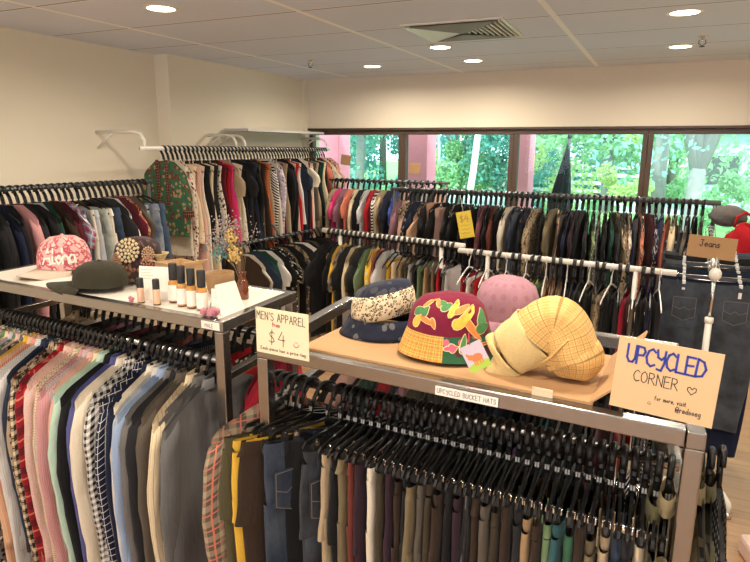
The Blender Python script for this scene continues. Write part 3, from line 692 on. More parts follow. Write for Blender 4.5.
for i in range(13,nf):
    k,s,o=fr_items[i]; o=dict(o); o['t']=.383+(.985-.383)*(i-13)/(nf-14); o.setdefault('L',.85); o['dz']=rnd.uniform(-.004,.028); fr_items[i]=(k,s,o)
hang('right front rail',FR_a,FR_b,fr_items,FWD,'pants',False,.05,12)
def auto(cols,kinds,seed,**o):
    R=random.Random(seed); return [(R.choice(kinds),c,dict(o)) for c in cols]
c=['black','blush','mauve','forest','coral','red','navy','mauve marble pink','olive','navy','brown','khaki','orange','charcoal','black','navy pin grey','slate','charcoal','purple','black','teal','charcoal','black','plum','rosewood','crimson','red','navy dots white','black dots white']
hang('right rear rail',FR_a2,FR_b2,auto(c,[TE,SH,TR],21),FWD,'far',True,.12,21)
c=['red floral white black','cream floral grey taupe','beige floral sage cream','ivory','black','charcoal','rosewood','black','grey','maroon','black','taupe','charcoal','black','rust','slate','black','grey stripe charcoal','charcoal','black','red','black floral white red','red','crimson']
RK['rack side rail']=('near','far')
hang('rack side rail',(.128,1.50,1.205),(.20,1.56,1.205),[(SH,'khaki',{'lo':False,'W':.2}),(SH,'olive',{'lo':False,'W':.2}),(SH,'black dots white .02',{})],FWD,'shirt',True,.08,23,t0=0,t1=1)
hang('left rear rail',FL_a2,FL_b2,[(SH,'beige floral rust cream .03',{'yaw':-1.25,'lo':False,'L':.6,'t':.10})]+auto(c,[TE,SH],22)[1:],FWD,'far',True,.1,22)

# ------------------------------------------------------------------ pole racks behind
def pole_rack(label,a,b,rodmat,r=.014,feet=True,name='garment_rack',ins=0):
    a=Vector(a);b=Vector(b); t=empty(name,(a.x,a.y,0),0,label,'clothes rack'); o=Vector((a.x,a.y,0)); d=(b-a).normalized(); pz=Vector((-d.y,d.x,0))
    tube_rod('hanging_rod',a-o-d*.03,b-o+d*.03,r,rodmat,t)
    for p in((a,b) if ins==0 else (a.lerp(b,ins),a.lerp(b,1-ins))):
        q=p-o; m=MB(); m.tube([q+Vector((0,0,.0)),q+Vector((0,0,-p.z+.10))],r*.8,10); m.build('upright',rodmat,t)
        m=MB(); q0=Vector((q.x,q.y,0)); m.tube([q0-pz*.25+Vector((0,0,.012)),q0-pz*.23+Vector((0,0,.08)),q0-pz*.16+Vector((0,0,.1)),q0+pz*.16+Vector((0,0,.1)),q0+pz*.23+Vector((0,0,.08)),q0+pz*.25+Vector((0,0,.012))],r*.9,10); m.build('foot',rodmat,t)
    return t
pole_rack('white pole clothes rack in the middle, left of the two',(-2.17,3.80,1.32),(-1.10,3.58,1.32),M['whitepaint'],.017,ins=.12)
pole_rack('white pole clothes rack in the middle, right of the two',(-1.06,3.52,1.30),(.07,3.36,1.30),M['whitepaint'],.016,ins=.14)
pole_rack('dark pipe clothes rack parallel to the windows, longest of the far racks',(-1.84,4.27,1.60),(.285,4.13,1.60),M['darkpipe'],.015)
pole_rack('dark pipe clothes rack next to the left end of the windows',(-3.02,5.42,1.585),(-1.75,5.22,1.60),M['darkpipe'],.013)
pole_rack('dark pipe clothes rack standing along the left wall',(-3.22,1.55,1.675),(-3.20,3.16,1.668),M['darkpipe'],.013)

c=['black','khaki','black','mustard','beige marble grey','black','cream','olive','charcoal','sage','yellow dots cream .05','coral','maroon','palegrey','mustard','cream','tan','olive','palegrey','black','sage','tan','khaki','red','grey','palegrey']
kinds=[TE,TR,TE,TE,TE,TE,SH,TE,TE,TE,SH,TE,TE,TE]+[TR]*12
hang('left middle rail',(-2.17,3.80,1.32),(-1.10,3.58,1.32),[(k,s,{'L':.62} if k in(TE,SH) else {'L':.8}) for k,s in zip(kinds,c)],FWD,'far',True,.1,31)
c=['crimson','white','red','blush stripe red','black','charcoal','slate','black','mustard','charcoal','lime','sage','tan','peach','tan','black','navy','charcoal','black','khaki','beige leopard brown','black','charcoal','crimson','taupe','black','navy','charcoal']
hang('right middle rail',(-1.06,3.52,1.30),(.07,3.36,1.30),[(TR,s,{'L':.82,'hk':'farc' if i%3==0 else 'far'}) for i,s in enumerate(c)],FWD,'far',True,.12,32)
c=['mauve','blush','beige floral brown cream','black floral grey cream','navy','charcoal floral cream beige','black','peach','maroon','black','blush','charcoal','taupe floral sage pink','black','charcoal','navy','black','purple','rosewood','black','rust','black',
 'charcoal','ivory','slate','steel','black','navy','beige leopard brown','charcoal','black','khaki','cream floral coral red .06','taupe','navy','plum','black','charcoal','sage floral cream brown','grey floral white black','black','forest','beige floral brown cream','black',
 'ivory floral black red','navy','coral floral black cream','maroon','charcoal floral sky white','blue','coral','cream','charcoal','taupe','black','brown']
hang('long dark rail',(-1.84,4.27,1.60),(.285,4.13,1.60),auto(c,[TE,SH,DR,TE],33,L=.55),FWD,'far',True,.16,33)
c=['beige','hotpink','mauve','coral','cream','black','palegrey','red','black hstripe white .03','beige','navy','blue','grey','blush','navy','charcoal','palegrey','black','blush']
hang('far window rail',(-3.02,5.42,1.585),(-1.75,5.22,1.60),auto(c,[TE,SH],34,L=.6),FWD,'far',True,.1,34)
c=['forest','burgundy dots blush .02','forest','black','olive','black','charcoal','black','navy','black','pink','charcoal','black','palegrey','forest','brown','maroon','sky plaid red white .05','denim','palegrey denim sky','ivory denim palegrey','palegrey denim sage','ivory',
 'slate denim denim','charcoal','white','maroon','coral floral rust cream','taupe','palegrey denim denim','sky denim denim','denim denim palegrey','denim denim slate']
kinds=[SH]*17+[TE]+[SO]*6+[TE]*4+[TE]+[SO]*4
hang('left wall rack',(-3.22,1.70,1.675),(-3.20,3.16,1.668),[(k,s,({'L':.62} if k!=SO else {'L':.36})) for k,s in zip(kinds,c)],PI,'far',True,.12,35)
c=['green floral rust tan .03','ivory','ivory floral pink rust','cream','blush','ivory','black','cream','charcoal','ivory floral black grey','maroon','red','hotpink','beige','ivory','black','charcoal','black','slate','black','taupe','brown','orange','beige','black hstripe white .025',
 'ivory','lilac floral white grey','burgundy','beige','black','black','blush','red','white','slate','black','ivory','red','lilac','taupe','beige','black','forest','cream','charcoal','coral','ivory','coral floral cream brown','blush','mauve dots white .02']
kinds=['jacket']; R_=random.Random(5)
its=[]
for i,s in enumerate(c):
    k='jacket' if i==0 else R_.choice([TE,DR,SH,DR,DR]); L=.50 if i==0 else R_.uniform(.55,.95)
    if i==len(c)-1: k=SH; L=.85
    its.append((k,s,{'L':L,'sl':'long' if i==0 or k==SH else None,'kimono':i==0}))
hang('upper wall rail',(-3.25,3.30,1.89),(-3.25,5.74,1.88),its,PI,'far',True,.12,36)
c=['brown','ivory','slate','forest','white','black','black floral white grey','khaki','black','beige marble taupe','charcoal','white','black','taupe','black','charcoal','brown','black']
hang('lower wall rail',(-3.0,3.78,1.15),(-3.0,5.3,1.12),[(SH if i==3 else TE,s,{'L':.6}) for i,s in enumerate(c)],PI,'far',True,.12,37)

# wall rails with brackets
def wall_rail(label,a,b,xw,ys,r=.016,mt=None):
    mt=mt or M['whitepaint']
    a=Vector(a);b=Vector(b); t=empty('wall_rail',(xw,a.y,a.z),0,label,'clothes rail','rails fixed to the left wall'); o=Vector((xw,a.y,a.z))
    tube_rod('hanging_rod',a-o,b-o,r,mt,t)
    for yy in ys:
        z=a.z+(b.z-a.z)*(yy-a.y)/(b.y-a.y); w=xw if yy>3.8 else XL
        m=MB(); m.tube([Vector((w,yy,z+.11))-o,Vector((a.x-.09,yy,z+.11))-o,Vector((a.x-.03,yy,z+.095))-o,Vector((a.x,yy,z+.05))-o,Vector((a.x,yy,z))-o],.012,8); m.build('bracket',mt,t)
        m=MB(); m.tube([Vector((w,yy,z+.0))-o,Vector((w+.16,yy,z+.105))-o],.008,6); m.build('brace',mt,t)
wall_rail('white upper rail on curved brackets fixed to the left wall',(-3.25,3.16,1.89),(-3.25,5.76,1.88),XL+.14,(3.20,4.20,4.32,5.72))
wall_rail('dark lower rail hung low on the left wall',(-3.0,3.75,1.15),(-3.0,5.35,1.12),XL+.14,(4.4,5.3),.012,M['darkpipe'])
t=tag(MB().build('wall_shelf',M['white']),'pale grey shelf board above the clothes rail near the corner','shelf')
m=MB(); m.box((-3.40,5.05,2.045),(.26,1.3,.022)); t.data=m.mesh('wall_shelf',plain('grey_shelf',(.55,.54,.54),.5),False)

# ------------------------------------------------------------------ jeans rack at right
JA_,JB_=Vector((.275,3.46,1.30)),Vector((.275,4.15,1.46))
t=empty('garment_rack',(.275,3.46,0),0,'white pole rack holding dark jeans beside the floor space at right','clothes rack'); o=Vector((.275,3.46,0))
tube_rod('hanging_rod',JA_-o-Vector((0,.03,0)),JB_-o,.013,M['chrome'],t)
m=MB(); m.lathe([(.0001,-.034),(.016,-.030),(.028,-.012),(.028,.012),(.016,.030),(.0001,.034)],16); m.v=[(p[0],p[1]-.045,p[2]+1.30) for p in m.v]; m.build('end_knob',M['whitepaint'],t)
m=MB(); m.tube([(0,-.02,1.29),(0,-.02,1.06)],.009,10); m.build('inner_pole',M['chrome'],t)
m=MB(); m.tube([(0,-.02,1.06),(0,-.02,.12)],.016,12); m.lathe([(.016,1.04),(.021,1.045),(.021,1.07),(.010,1.075)],14,(0,-.02,0)); m.build('outer_pole',M['whitepaint'],t)
m=MB(); m.tube([(0,-.02,1.30),(0,-.02,1.385)],.006,8); m.build('sign_stem',M['chrome'],t)
for s in(-1,1):
    m=MB(); m.tube([(0,-.02,.13),(s*.10,-.02,.135),(s*.165,-.03,.12),(s*.195,-.045,.08),(s*.20,-.05,.03)],.017,12); m.build('foot',M['whitepaint'],t)
    m=MB(); m.tube([(s*.20,-.05,.035),(s*.20,-.05,0)],.019,12); m.build('foot_cap',M['chrome'],t)
m=MB(); m.tube([(0,-.02,.13),(0,.56,.13)],.016,10); m.build('base_rail',M['whitepaint'],t)
c=['steel denim charcoal','navy','ash denim steel','slate','charcoal denim ash','steel denim ash','charcoal','ash denim slate','denim denim ash','steel denim slate','white']
its=[]
for i,s in enumerate(c):
    its.append((JE if i<10 else TR,s,{'L':[.80,.98,.8,.85,.8,.8,.8,.8,.8,.8,1.15][i],'W':.235,'dz':-.06+.004*(i%3),'yaw':[0,.05,-.06,.12,.05,-.1,.1,0,.1,-.05,.0][i],'lo':i>1,'hk':'chrome'}))
hang('jeans rail',JA_,JB_,its,PI,'chrome',False,.07,38,t0=.06,t1=.97)

# sign on top of the jeans rack
def signboard(name,label,loc,rz,w,h,mat,rx=0,th=.003,rot=0,cat='sign'):
    t=empty(name,loc,rz,label,cat); t.rotation_euler=(rx,rot,rz)
    m=MB(); m.box((0,0,h/2),(w,th,h)); m.build('board',mat,t,False); return t
t=signboard('cardboard_sign','brown cardboard sign reading Jeans standing above the jeans rack',(.243,3.44,1.375),math.radians(-4),.215,.11,M['card'],0,.004,math.radians(3))
write(t,'Jeans',-.055,.058,.032,.004,M['ink'],y=-.0035,sp=.15)

# things above the jeans: red bag and grey bundle
def blob(name,mat,c,r,label,cat,seed,sc=(1,1,1),parent=None,amp=.12):
    R=random.Random(seed); P=[(R.uniform(0,6),R.uniform(1.5,4),R.uniform(1.5,4)) for _ in range(4)]
    m=MB(); prof=[(math.sin(PI*i/12)*r+1e-4,-math.cos(PI*i/12)*r) for i in range(13)]
    def fn(p,q,i):
        k=1+sum(amp/2*math.sin(a+b*q*1.0*round(b)/b+c_*p.z/r*2) for a,b,c_ in P[:3]); return Vector((p.x*k*sc[0],p.y*k*sc[1],p.z*k*sc[2]))
    m.lathe(prof,24,fn=fn); o=m.build(name,mat,parent,True,c)
    if label: tag(o,label,cat)
    return o
t=empty('tote_bag',(.44,4.05,0),0,'red cloth bag hung behind the cardboard Jeans sign','bag')
blob('bag_body',mat_of('red'),(0,.0,1.36),.10,None,None,4,(.95,.5,1.25),t)
m=MB(); m.tube([(-.05,0,1.47),(-.04,0,1.53),(.0,0,1.56),(.04,0,1.53),(.05,0,1.47)],.008,8); m.build('handle',mat_of('red'),t)
h=tag(blob('cloth_bundle',mat_of('grey'),(.30,4.20,1.665),.085,None,None,5,(1.2,.6,.7)),'grey folded cloth on the right end of the dark pipe rack','cloth')
h.location=(.36,4.12,1.53)

# yellow price card hanging at the long rail
t=signboard('price_card','yellow handwritten price card hanging on the long dark rack',(-1.165,3.955,1.315),math.radians(8),.10,.18,plain('yellow_card',(.80,.58,.06),.7),0,.002,math.radians(-12),cat='sign')
write(t,'$2 '.replace('2','4'),-.03,.11,.045,.004,M['card'],y=-.002)
for k in range(3):
    m=MB(); strokes(m,[[(0,0),(.02,.004),(.035,-.002),(.055,.003)]],-.028,.085-.026*k,1,.0025,-.002); m.build('writing',M['card'],t,False)
m=MB(); m.tube([(0,0,.18),(0,0,.29)],.0015,6); m.build('string',M['white'],t)
for x,z,l,r_ in((-3.065,1.772,'small square cardboard patch taped on the leftmost window',.12),(-2.284,1.70,'small square cardboard patch taped beside the pink column in second window',.1)):
    m=MB(); m.box((0,0,0),(.115,.003,.105),ry=r_); o=m.build('cardboard_patch',M['card'],None,False,(x,YB-.003,z)); tag(o,l,'cardboard','cardboard patches on the windows')

# ------------------------------------------------------------------ shelf-top things, right
ang=math.atan2(-.063,1.085)
t=empty('cardboard_tray',(-.84,1.325,ZT),ang,'flattened brown cardboard box with one flap up under the hats','cardboard')
m=MB(); m.box((.375,.17,.003),(.75,.34,.006)); m.build('base_sheet',M['card'],t,False)
m=MB(); m.add([(.742,.0,.003),(.742,.34,.003),(.82,.335,.085),(.80,.0,.055)],[(0,1,2,3)]); solid(m.build('side_flap',M['card'],t,False),.004)
m=MB(); m.box((.645,-.003,-.012),(.045,.003,.06)); m.build('tape_strip',M['tape'],t,False)
Z0=ZT+.006
def jitter(seed,amp,k=3):
    R=random.Random(seed); ph=[R.uniform(0,6.28) for _ in range(6)]
    def fn(p,q,i):
        a=amp*(math.sin(k*q+ph[0])+.6*math.sin((k+2)*q+ph[1]+p.z*20)); b=amp*.8*math.sin(2*q+ph[2])
        rr=math.hypot(p.x,p.y)+1e-6
        return Vector((p.x*(1+a/.1),p.y*(1+a/.1),p.z+b*(rr/.12)))
    return fn
# floral bucket hat with navy brim
def xform(o,loc,rot): o.location=loc; o.rotation_euler=rot
crown=[(.091,.048),(.091,.075),(.088,.100),(.082,.118)]
t=empty('bucket_hat',(-.70,1.545,Z0),math.radians(-8),'cream leopard print bucket hat with navy star brim at left of the cardboard','hat')
def crown_fn(tilt,seed=1,am=.004):
    j=jitter(seed,am)
    def fn(p,q,i):
        p=j(p,q,i); return Vector((p.x,p.y,p.z+tilt*p.x)) 
    return fn
m=MB(); m.lathe(crown,36,ex=1.05,ey=.9,fn=crown_fn(.28,2)); solid(m.build('crown_band',cloth('leopard_cream',K['cream'],'leopard',K['brown'],None,.0075),t),.003)
m=MB(); m.lathe([(.082,.118),(.073,.137),(.048,.148),(.0005,.152)],36,ex=1.05,ey=.9,fn=crown_fn(.28,2)); m.build('crown_top',cloth('navy_crown',(.018,.022,.038),'floral',(.05,.05,.06),(.02,.024,.04),.03),t)
m=MB(); m.lathe([(.118,.004),(.112,.012),(.100,.032),(.090,.050)],40,ex=1.05,ey=.95,fn=jitter(4,.0035,3)); solid(m.build('brim',cloth('navy_brim',(.012,.015,.028),'floral',(.10,.10,.10),(.015,.018,.03),.024),t),.003)
# maroon batik bucket hat
t=empty('bucket_hat',(-.470,1.455,Z0),math.radians(18),'maroon batik bucket hat with orange flowers and checked brim','hat')
HP=[(.124,.012),(.113,.040),(.101,.072),(.095,.105),(.086,.130),(.066,.150),(.034,.159),(.0005,.161)]
HF=jitter(9,.0028,3)
cm=K['maroon']
m=MB(); m.lathe(HP[2:],44,ex=1.04,ey=.95,fn=HF); m.build('crown',cloth('maroon_batik',(.16,.012,.035),bump=.4),t)
m=MB(); m.lathe(HP[:3],44,ex=1.04,ey=.95,fn=HF,a0=math.radians(-185),a1=math.radians(-96)); m.build('checked_brim',cloth('batik_check',(.70,.42,.09),'plaid',(.55,.17,.05),(.16,.20,.06),.016),t)
m=MB(); m.lathe(HP[:3],44,ex=1.04,ey=.95,fn=HF,a0=math.radians(-96),a1=math.radians(175)); m.build('green_brim',cloth('batik_green',(.03,.11,.05),'floral',(.55,.12,.20),(.10,.03,.04),.022),t)
def hs(a,s):      # point on the hat: angle a (degrees), s metres up the profile from the rim
    L=0; 
    for (r0,z0),(r1,z1) in zip(HP,HP[1:]):
        d=math.hypot(r1-r0,z1-z0)
        if L+d>=s: 
            k=(s-L)/d; r=r0+(r1-r0)*k; z=z0+(z1-z0)*k; nr,nz=(z1-z0)/d,-(r1-r0)/d; break
        L+=d
    q=math.radians(a); p=HF(Vector((r*1.04*math.cos(q),r*.95*math.sin(q),z)),q,0)
    return p+Vector((nr*math.cos(q),nr*math.sin(q),nz))*hs.off
hs.off=.002
def patch(mb,a,s,l,w,rot,off):
    n=12; hs.off=off; vs=[hs(a,s)]
    for k in range(n):
        q=2*PI*k/n; x=l*math.cos(q); z=w*math.sin(q)*(1-.35*math.cos(q)); X=x*math.cos(rot)-z*math.sin(rot); Z=x*math.sin(rot)+z*math.cos(rot)
        vs.append(hs(a+math.degrees(X/.1),max(.002,s+Z)))
    mb.add(vs,[(0,1+k,1+(k+1)%n) for k in range(n)])
petals=[('orange',(-128,.125,.016,.007,.8)),('orange',(-112,.13,.014,.007,2.2)),('yellow',(-78,.118,.026,.009,.9)),('orange',(-66,.112,.022,.008,.4)),('green',(-104,.128,.012,.010,0)),('green',(-94,.118,.014,.011,.5)),
 ('green',(-140,.095,.016,.012,.3)),('green',(-128,.098,.011,.010,1.2)),('orange',(-122,.076,.018,.007,-.3)),('orange',(-112,.072,.010,.006,-1.2)),('yellow',(-140,.070,.013,.012,1)),
 ('yellow',(-62,.092,.034,.012,.7)),('yellow',(-74,.075,.014,.014,.2)),('orange',(-56,.062,.030,.010,-1.0)),('green',(-70,.048,.018,.007,1.3)),('green',(-36,.085,.018,.016,1.2)),('green',(-38,.060,.016,.014,.2)),('orange',(-50,.040,.026,.005,.1)),
 ('pink',(-86,.038,.012,.006,.2)),('pink',(-84,.038,.006,.012,.2)),('pink',(-60,.018,.013,.007,.6)),('pink',(-60,.018,.007,.013,.6))]
BC={'orange':(.70,.22,.05),'yellow':(.72,.44,.06),'green':(.06,.20,.07),'pink':(.50,.10,.16)}
PO=plain('batik_cream_line',(.72,.58,.28),.9); PM={k:plain('batik_'+k,v,.9,var=.3,bs=90) for k,v in BC.items()}
for c_,(a,s,l,w,r) in petals:
    s+=.022 if s>.05 else 0
    l*=1.35; w*=.85
    mo=MB(); patch(mo,a,s,l+.0022,w+.0022,r,.0016); pp=mo.build('printed_petal',PO,t,True)
    mi_=MB(); patch(mi_,a,s,l,w,r,.0026); mi_.build('petal_fill',PM[c_],pp,True)
# mauve hat behind
t=empty('bucket_hat',(-.375,1.70,Z0),.2,'plain dusty mauve bucket hat behind the maroon and yellow hats','hat')
mm=cloth('mauve_linen',(.34,.18,.22),'dots',(.30,.145,.185),None,.035)
m=MB(); m.lathe([(.092,.050),(.090,.085),(.086,.115),(.074,.143),(.050,.160),(.0005,.166)],32,fn=jitter(12,.004,2)); m.build('crown',mm,t)
m=MB(); m.lathe([(.118,.008),(.108,.025),(.092,.050)],32,fn=jitter(12,.004,2)); solid(m.build('brim',mm,t),.003)
# yellow plaid hat lying on its side, wide plain brim folded to the left
t=empty('bucket_hat',(-.205,1.40,Z0),math.radians(3),'large yellow plaid bucket hat lying on its side with plain brim','hat')
plaid=cloth('yellow_plaid',(.80,.56,.25),'pane',(.50,.28,.08),None,.0095)
def plaidmat():
    m=cloth('yellow_plaid_madras',(.66,.45,.18),'plaid',(.64,.34,.10),(.36,.20,.06),.013); nt=m.node_tree; N=NB(nt); 
    return m
pm=plaidmat(); py_=cloth('plain_yellow_cotton',(.64,.48,.22))
def limb(mb,pts,n=30,sub=6,seed=1,rip=.003,v0=0.0):
    # pts: (x,z,across,deep) soft cloth limb bent in the x-z plane, Catmull-Rom smoothed
    P=[Vector(p) for p in pts]; P=[P[0]*2-P[1]]+P+[P[-1]*2-P[-2]]; path=[]
    for i in range(1,len(P)-2):
        for k in range(sub):
            t_=k/sub; a,b_,c_,d_=P[i-1],P[i],P[i+1],P[i+2]
            path.append(.5*((2*b_)+(c_-a)*t_+(2*a-5*b_+4*c_-d_)*t_**2+(3*b_-a-3*c_+d_)*t_**3))
    path.append(P[-2]); o=[]; L=v0; m_=len(path); vs=[]; uv=[]
    for i,p in enumerate(path):
        q0,q1=path[max(0,i-1)],path[min(m_-1,i+1)]; tx,tz=q1[0]-q0[0],q1[1]-q0[1]; l=math.hypot(tx,tz); nx,nz=-tz/l,tx/l
        if i: L+=math.hypot(p[0]-path[i-1][0],p[1]-path[i-1][1])
        for k in range(n+1):
            q=2*PI*k/n; c_=math.cos(q); s_=math.sin(q); r1=p[2]+rip*math.sin(5*q+L*60+seed); r2=p[3]+rip*1.5*math.sin(3*q+L*45+seed)
            vs.append((p[0]+nx*r1*c_,-r2*sg(s_,.85),p[1]+nz*r1*c_)); uv.append((q*.052,L))
    fs=[(i*(n+1)+k,(i+1)*(n+1)+k,(i+1)*(n+1)+k+1,i*(n+1)+k+1) for i in range(m_-1) for k in range(n)]
    mb.add(vs,fs,uv); return mb
# left limb runs up from the brim opening to the folded peak, the body drops to the board on the right
arm=[(-.090,.045,.058,.050),(-.062,.070,.066,.058),(-.030,.098,.071,.062)]
body=[(-.030,.098,.071,.062),(-.008,.124,.064,.064),(.014,.134,.058,.064),(.034,.112,.056,.066),(.044,.083,.062,.068),(.050,.065,.064,.066),(.056,.055,.066,.064),(.058,.030,.056,.050),(.058,.012,.040,.036),(.058,.004,.010,.01)]
limb(MB(),arm)
m=limb(MB(),arm,seed=2); bb=m.build('brim',py_,t); solid(bb,.003)
m=limb(MB(),body,seed=2,v0=.03); m.build('crown',pm,t)
m=limb(MB(),[(-.094,.040,.059,.050),(-.112,.024,.066,.040),(-.128,.030,.070,.018)],seed=3); solid(m.build('turned_up_hem',py_,t),.0025)
m=MB(); m.tube([(-.02,-.060,.040),(.01,-.071,.070),(.03,-.072,.098),(.045,-.066,.115)],[.001,.004,.004,.001],6); m.build('seam_fold',pm,t)
# illustrated swing tag
t=empty('swing_tag',(-.325,1.262,1.425),math.radians(8),'square swing tag with orange animal drawing on the yellow hat','tag')
t.rotation_euler=(math.radians(-12),math.radians(-32),math.radians(6))
m=MB(); m.box((0,0,.035),(.052,.0015,.062)); m.build('card',plain('lilac_card',(.52,.42,.50),.6),t,False)
def ell(mb,cx,cz,a,b_,y,r=0,n=14):
    vs=[(cx,y,cz)]
    for k in range(n):
        q=2*PI*k/n; x=a*math.cos(q); z=b_*math.sin(q); vs.append((cx+x*math.cos(r)-z*math.sin(r),y,cz+x*math.sin(r)+z*math.cos(r)))
    mb.add(vs,[(0,1+k,1+(k+1)%n) for k in range(n)])
m=MB(); m.add([(-.026,-.0011,.004),(.026,-.0011,.004),(.026,-.0011,.020),(0,-.0011,.026),(-.026,-.0011,.018)],[(0,1,2,3,4)]); m.build('grass_print',plain('print_green',(.35,.50,.06),.7),t,False)
m=MB(); ell(m,.002,.032,.014,.009,-.0014); ell(m,-.012,.037,.007,.006,-.0015); ell(m,-.017,.044,.003,.004,-.0016,.4)
for x in(-.007,-.002,.006,.012): m.box((x,-.0014,.021),(.003,.0004,.012))
m.build('animal_print',plain('print_orange',(.70,.18,.06),.7),t,False)
m=MB(); m.tube([(0,-.001,.064),(.004,-.004,.075),(.010,-.001,.088)],.0012,6); m.build('string',M['redink'],t)

# hand lettered signs
t=signboard('cardboard_sign','light cardboard sign hand lettered UPCYCLED CORNER at the rack front corner',(.034,1.226,1.405),math.radians(-4),.182,.142,M['cardlt'],math.radians(-6),.004,math.radians(2.5))
write(t,'UPCYCLED',-.072,.093,.034,.0042,M['blueink'],y=-.0028,sp=.10,width=.140,slope=-.03)
write(t,'CORNER',-.055,.058,.022,.0016,M['ink'],y=-.0026,sp=.16,width=.082,slope=-.03)
m=MB(); strokes(m,HEART,.048,.055,.017,.0015,-.0026); m.build('heart',M['ink'],t,False)
write(t,'for more, visit',-.012,.030,.0085,.0011,M['ink'],y=-.0026,width=.056)
write(t,'@redooeg',.026,.016,.011,.0013,M['ink'],y=-.0026,width=.045)
m=MB(); strokes(m,SMILE,-.020,.020,.008,.0010,-.0026); m.build('smile',M['ink'],t,False)
t=signboard('paper_sign',"cream paper sign reading MEN'S APPAREL from $4 taped to the rack corner",(-.862,1.272,1.372),math.radians(-3),.168,.124,M['paper'],0,.0015,math.radians(0))
write(t,"MEN'S APPAREL",-.080,.092,.021,.0019,M['ink'],y=-.0014,width=.158,slope=-.02)
write(t,'from',-.030,.077,.011,.0018,M['redink'],y=-.0014,width=.026)
write(t,'$4',-.042,.030,.036,.0020,M['ink'],y=-.0014,sp=.35)
m=MB(); strokes(m,SMILE,.045,.033,.022,.0018,-.0014); m.build('smiley',M['redink'],t,False)
write(t,'Each piece has a price tag',-.070,.010,.0085,.0013,M['ink'],y=-.0014,width=.146)
t=signboard('shelf_label','white strip label reading UPCYCLED BUCKET HATS on the shelf edge',(-.360,1.2595,1.348),ang,.150,.022,M['white'],0,.0012)
write(t,'UPCYCLED BUCKET HATS',-.070,.006,.011,.0011,M['ink'],y=-.0012,width=.142)
t=signboard('shelf_label','small white label reading MALE on the left shelf corner',(-1.238,1.4345,1.350),ang,.075,.024,M['white'],0,.0012)
write(t,'MALE',-.022,.005,.012,.0012,M['ink'],y=-.0012,width=.036)

# ------------------------------------------------------------------ shelf-top things, left
# caps
def cap(name,label,loc,rz,mat,billmat,r=.09,h=.115,bl=.085,rot=(0,0),script=None,under=None):
    t=empty(name,loc,rz,label,'cap'); t.rotation_euler=(rot[0],rot[1],rz)
    prof=[(r,.0),(r*1.0,h*.25),(r*.95,h*.5),(r*.80,h*.76),(r*.5,h*.94),(.0005,h)]
    m=MB(); m.lathe(prof,36,ex=1.12,ey=.95); m.build('crown',mat,t)
    b=MB(); n=18; vs=[]; rows=5
    for j in range(rows):
        for k in range(n+1):
            a=math.radians(-68+136*k/n); e=j/(rows-1); R0=r*1.12; rr=R0*math.cos(a)+ (bl*math.cos(a*1.1)*e); yy=r*.95*math.sin(a)*(1+.02*e)
            vs.append((rr, yy, .006-.55*yy*yy/.09*(.4+e)*.6 + .004*e - .012*e))
    fs=[(j*(n+1)+k,(j+1)*(n+1)+k,(j+1)*(n+1)+k+1,j*(n+1)+k+1) for j in range(rows-1) for k in range(n)]
    b.add(vs,fs,[(v[0],v[1]) for v in vs]); solid(b.build('bill',billmat,t),.004)
    m=MB(); m.lathe([(.0005,h+.006),(.006,h+.004),(.008,h)],10); m.build('top_button',mat,t)
    return t,prof
t,prof=cap('baseball_cap','pink marbled cap with white script Aloha and beige bill at shelf back left',(-2.275,1.745,ZT+.024),math.radians(272),cloth('pink_marble',(.72,.40,.36),'marble',(.50,.10,.13),(.70,.52,.45),.035),cloth('beige_bill',(.62,.50,.40)),.100,.135,.105)
def capsurf(r,h,fx=1.12,fy=.95,a0=-2.4,off=.004):
    pf=[(r,.0),(r*1.0,h*.25),(r*.95,h*.5),(r*.80,h*.76),(r*.5,h*.94),(.0005,h)]
    def rad(z):
        for (r0,z0),(r1,z1) in zip(pf,pf[1:]):
            if z0<=z<=z1: return r0+(r1-r0)*(z-z0)/(z1-z0)
        return r
    def f(x,z):
        q=a0+x/r; zz=max(.0,min(h*.98,z)); k=rad(zz)+off; return (k*fx*math.cos(q),k*fy*math.sin(q),zz)
    return f
write(t,'Aloha',-.095,.030,.060,.0070,M['white'],sp=.05,width=.125,surf=capsurf(.100,.135,a0=math.radians(62)),name='script_lettering')
t,prof=cap('baseball_cap','dark olive cap with curved bill in front of the pink cap',(-1.868,1.575,ZT+.022),math.radians(200),cloth('olive_twill',(.035,.032,.020)),cloth('olive_bill',(.040,.036,.022)),.090,.088,.110)
m=MB(); m.box((-.096,.0,.012),(.006,.05,.018)); m.build('adjuster_strap',M['blackm'],t,False)
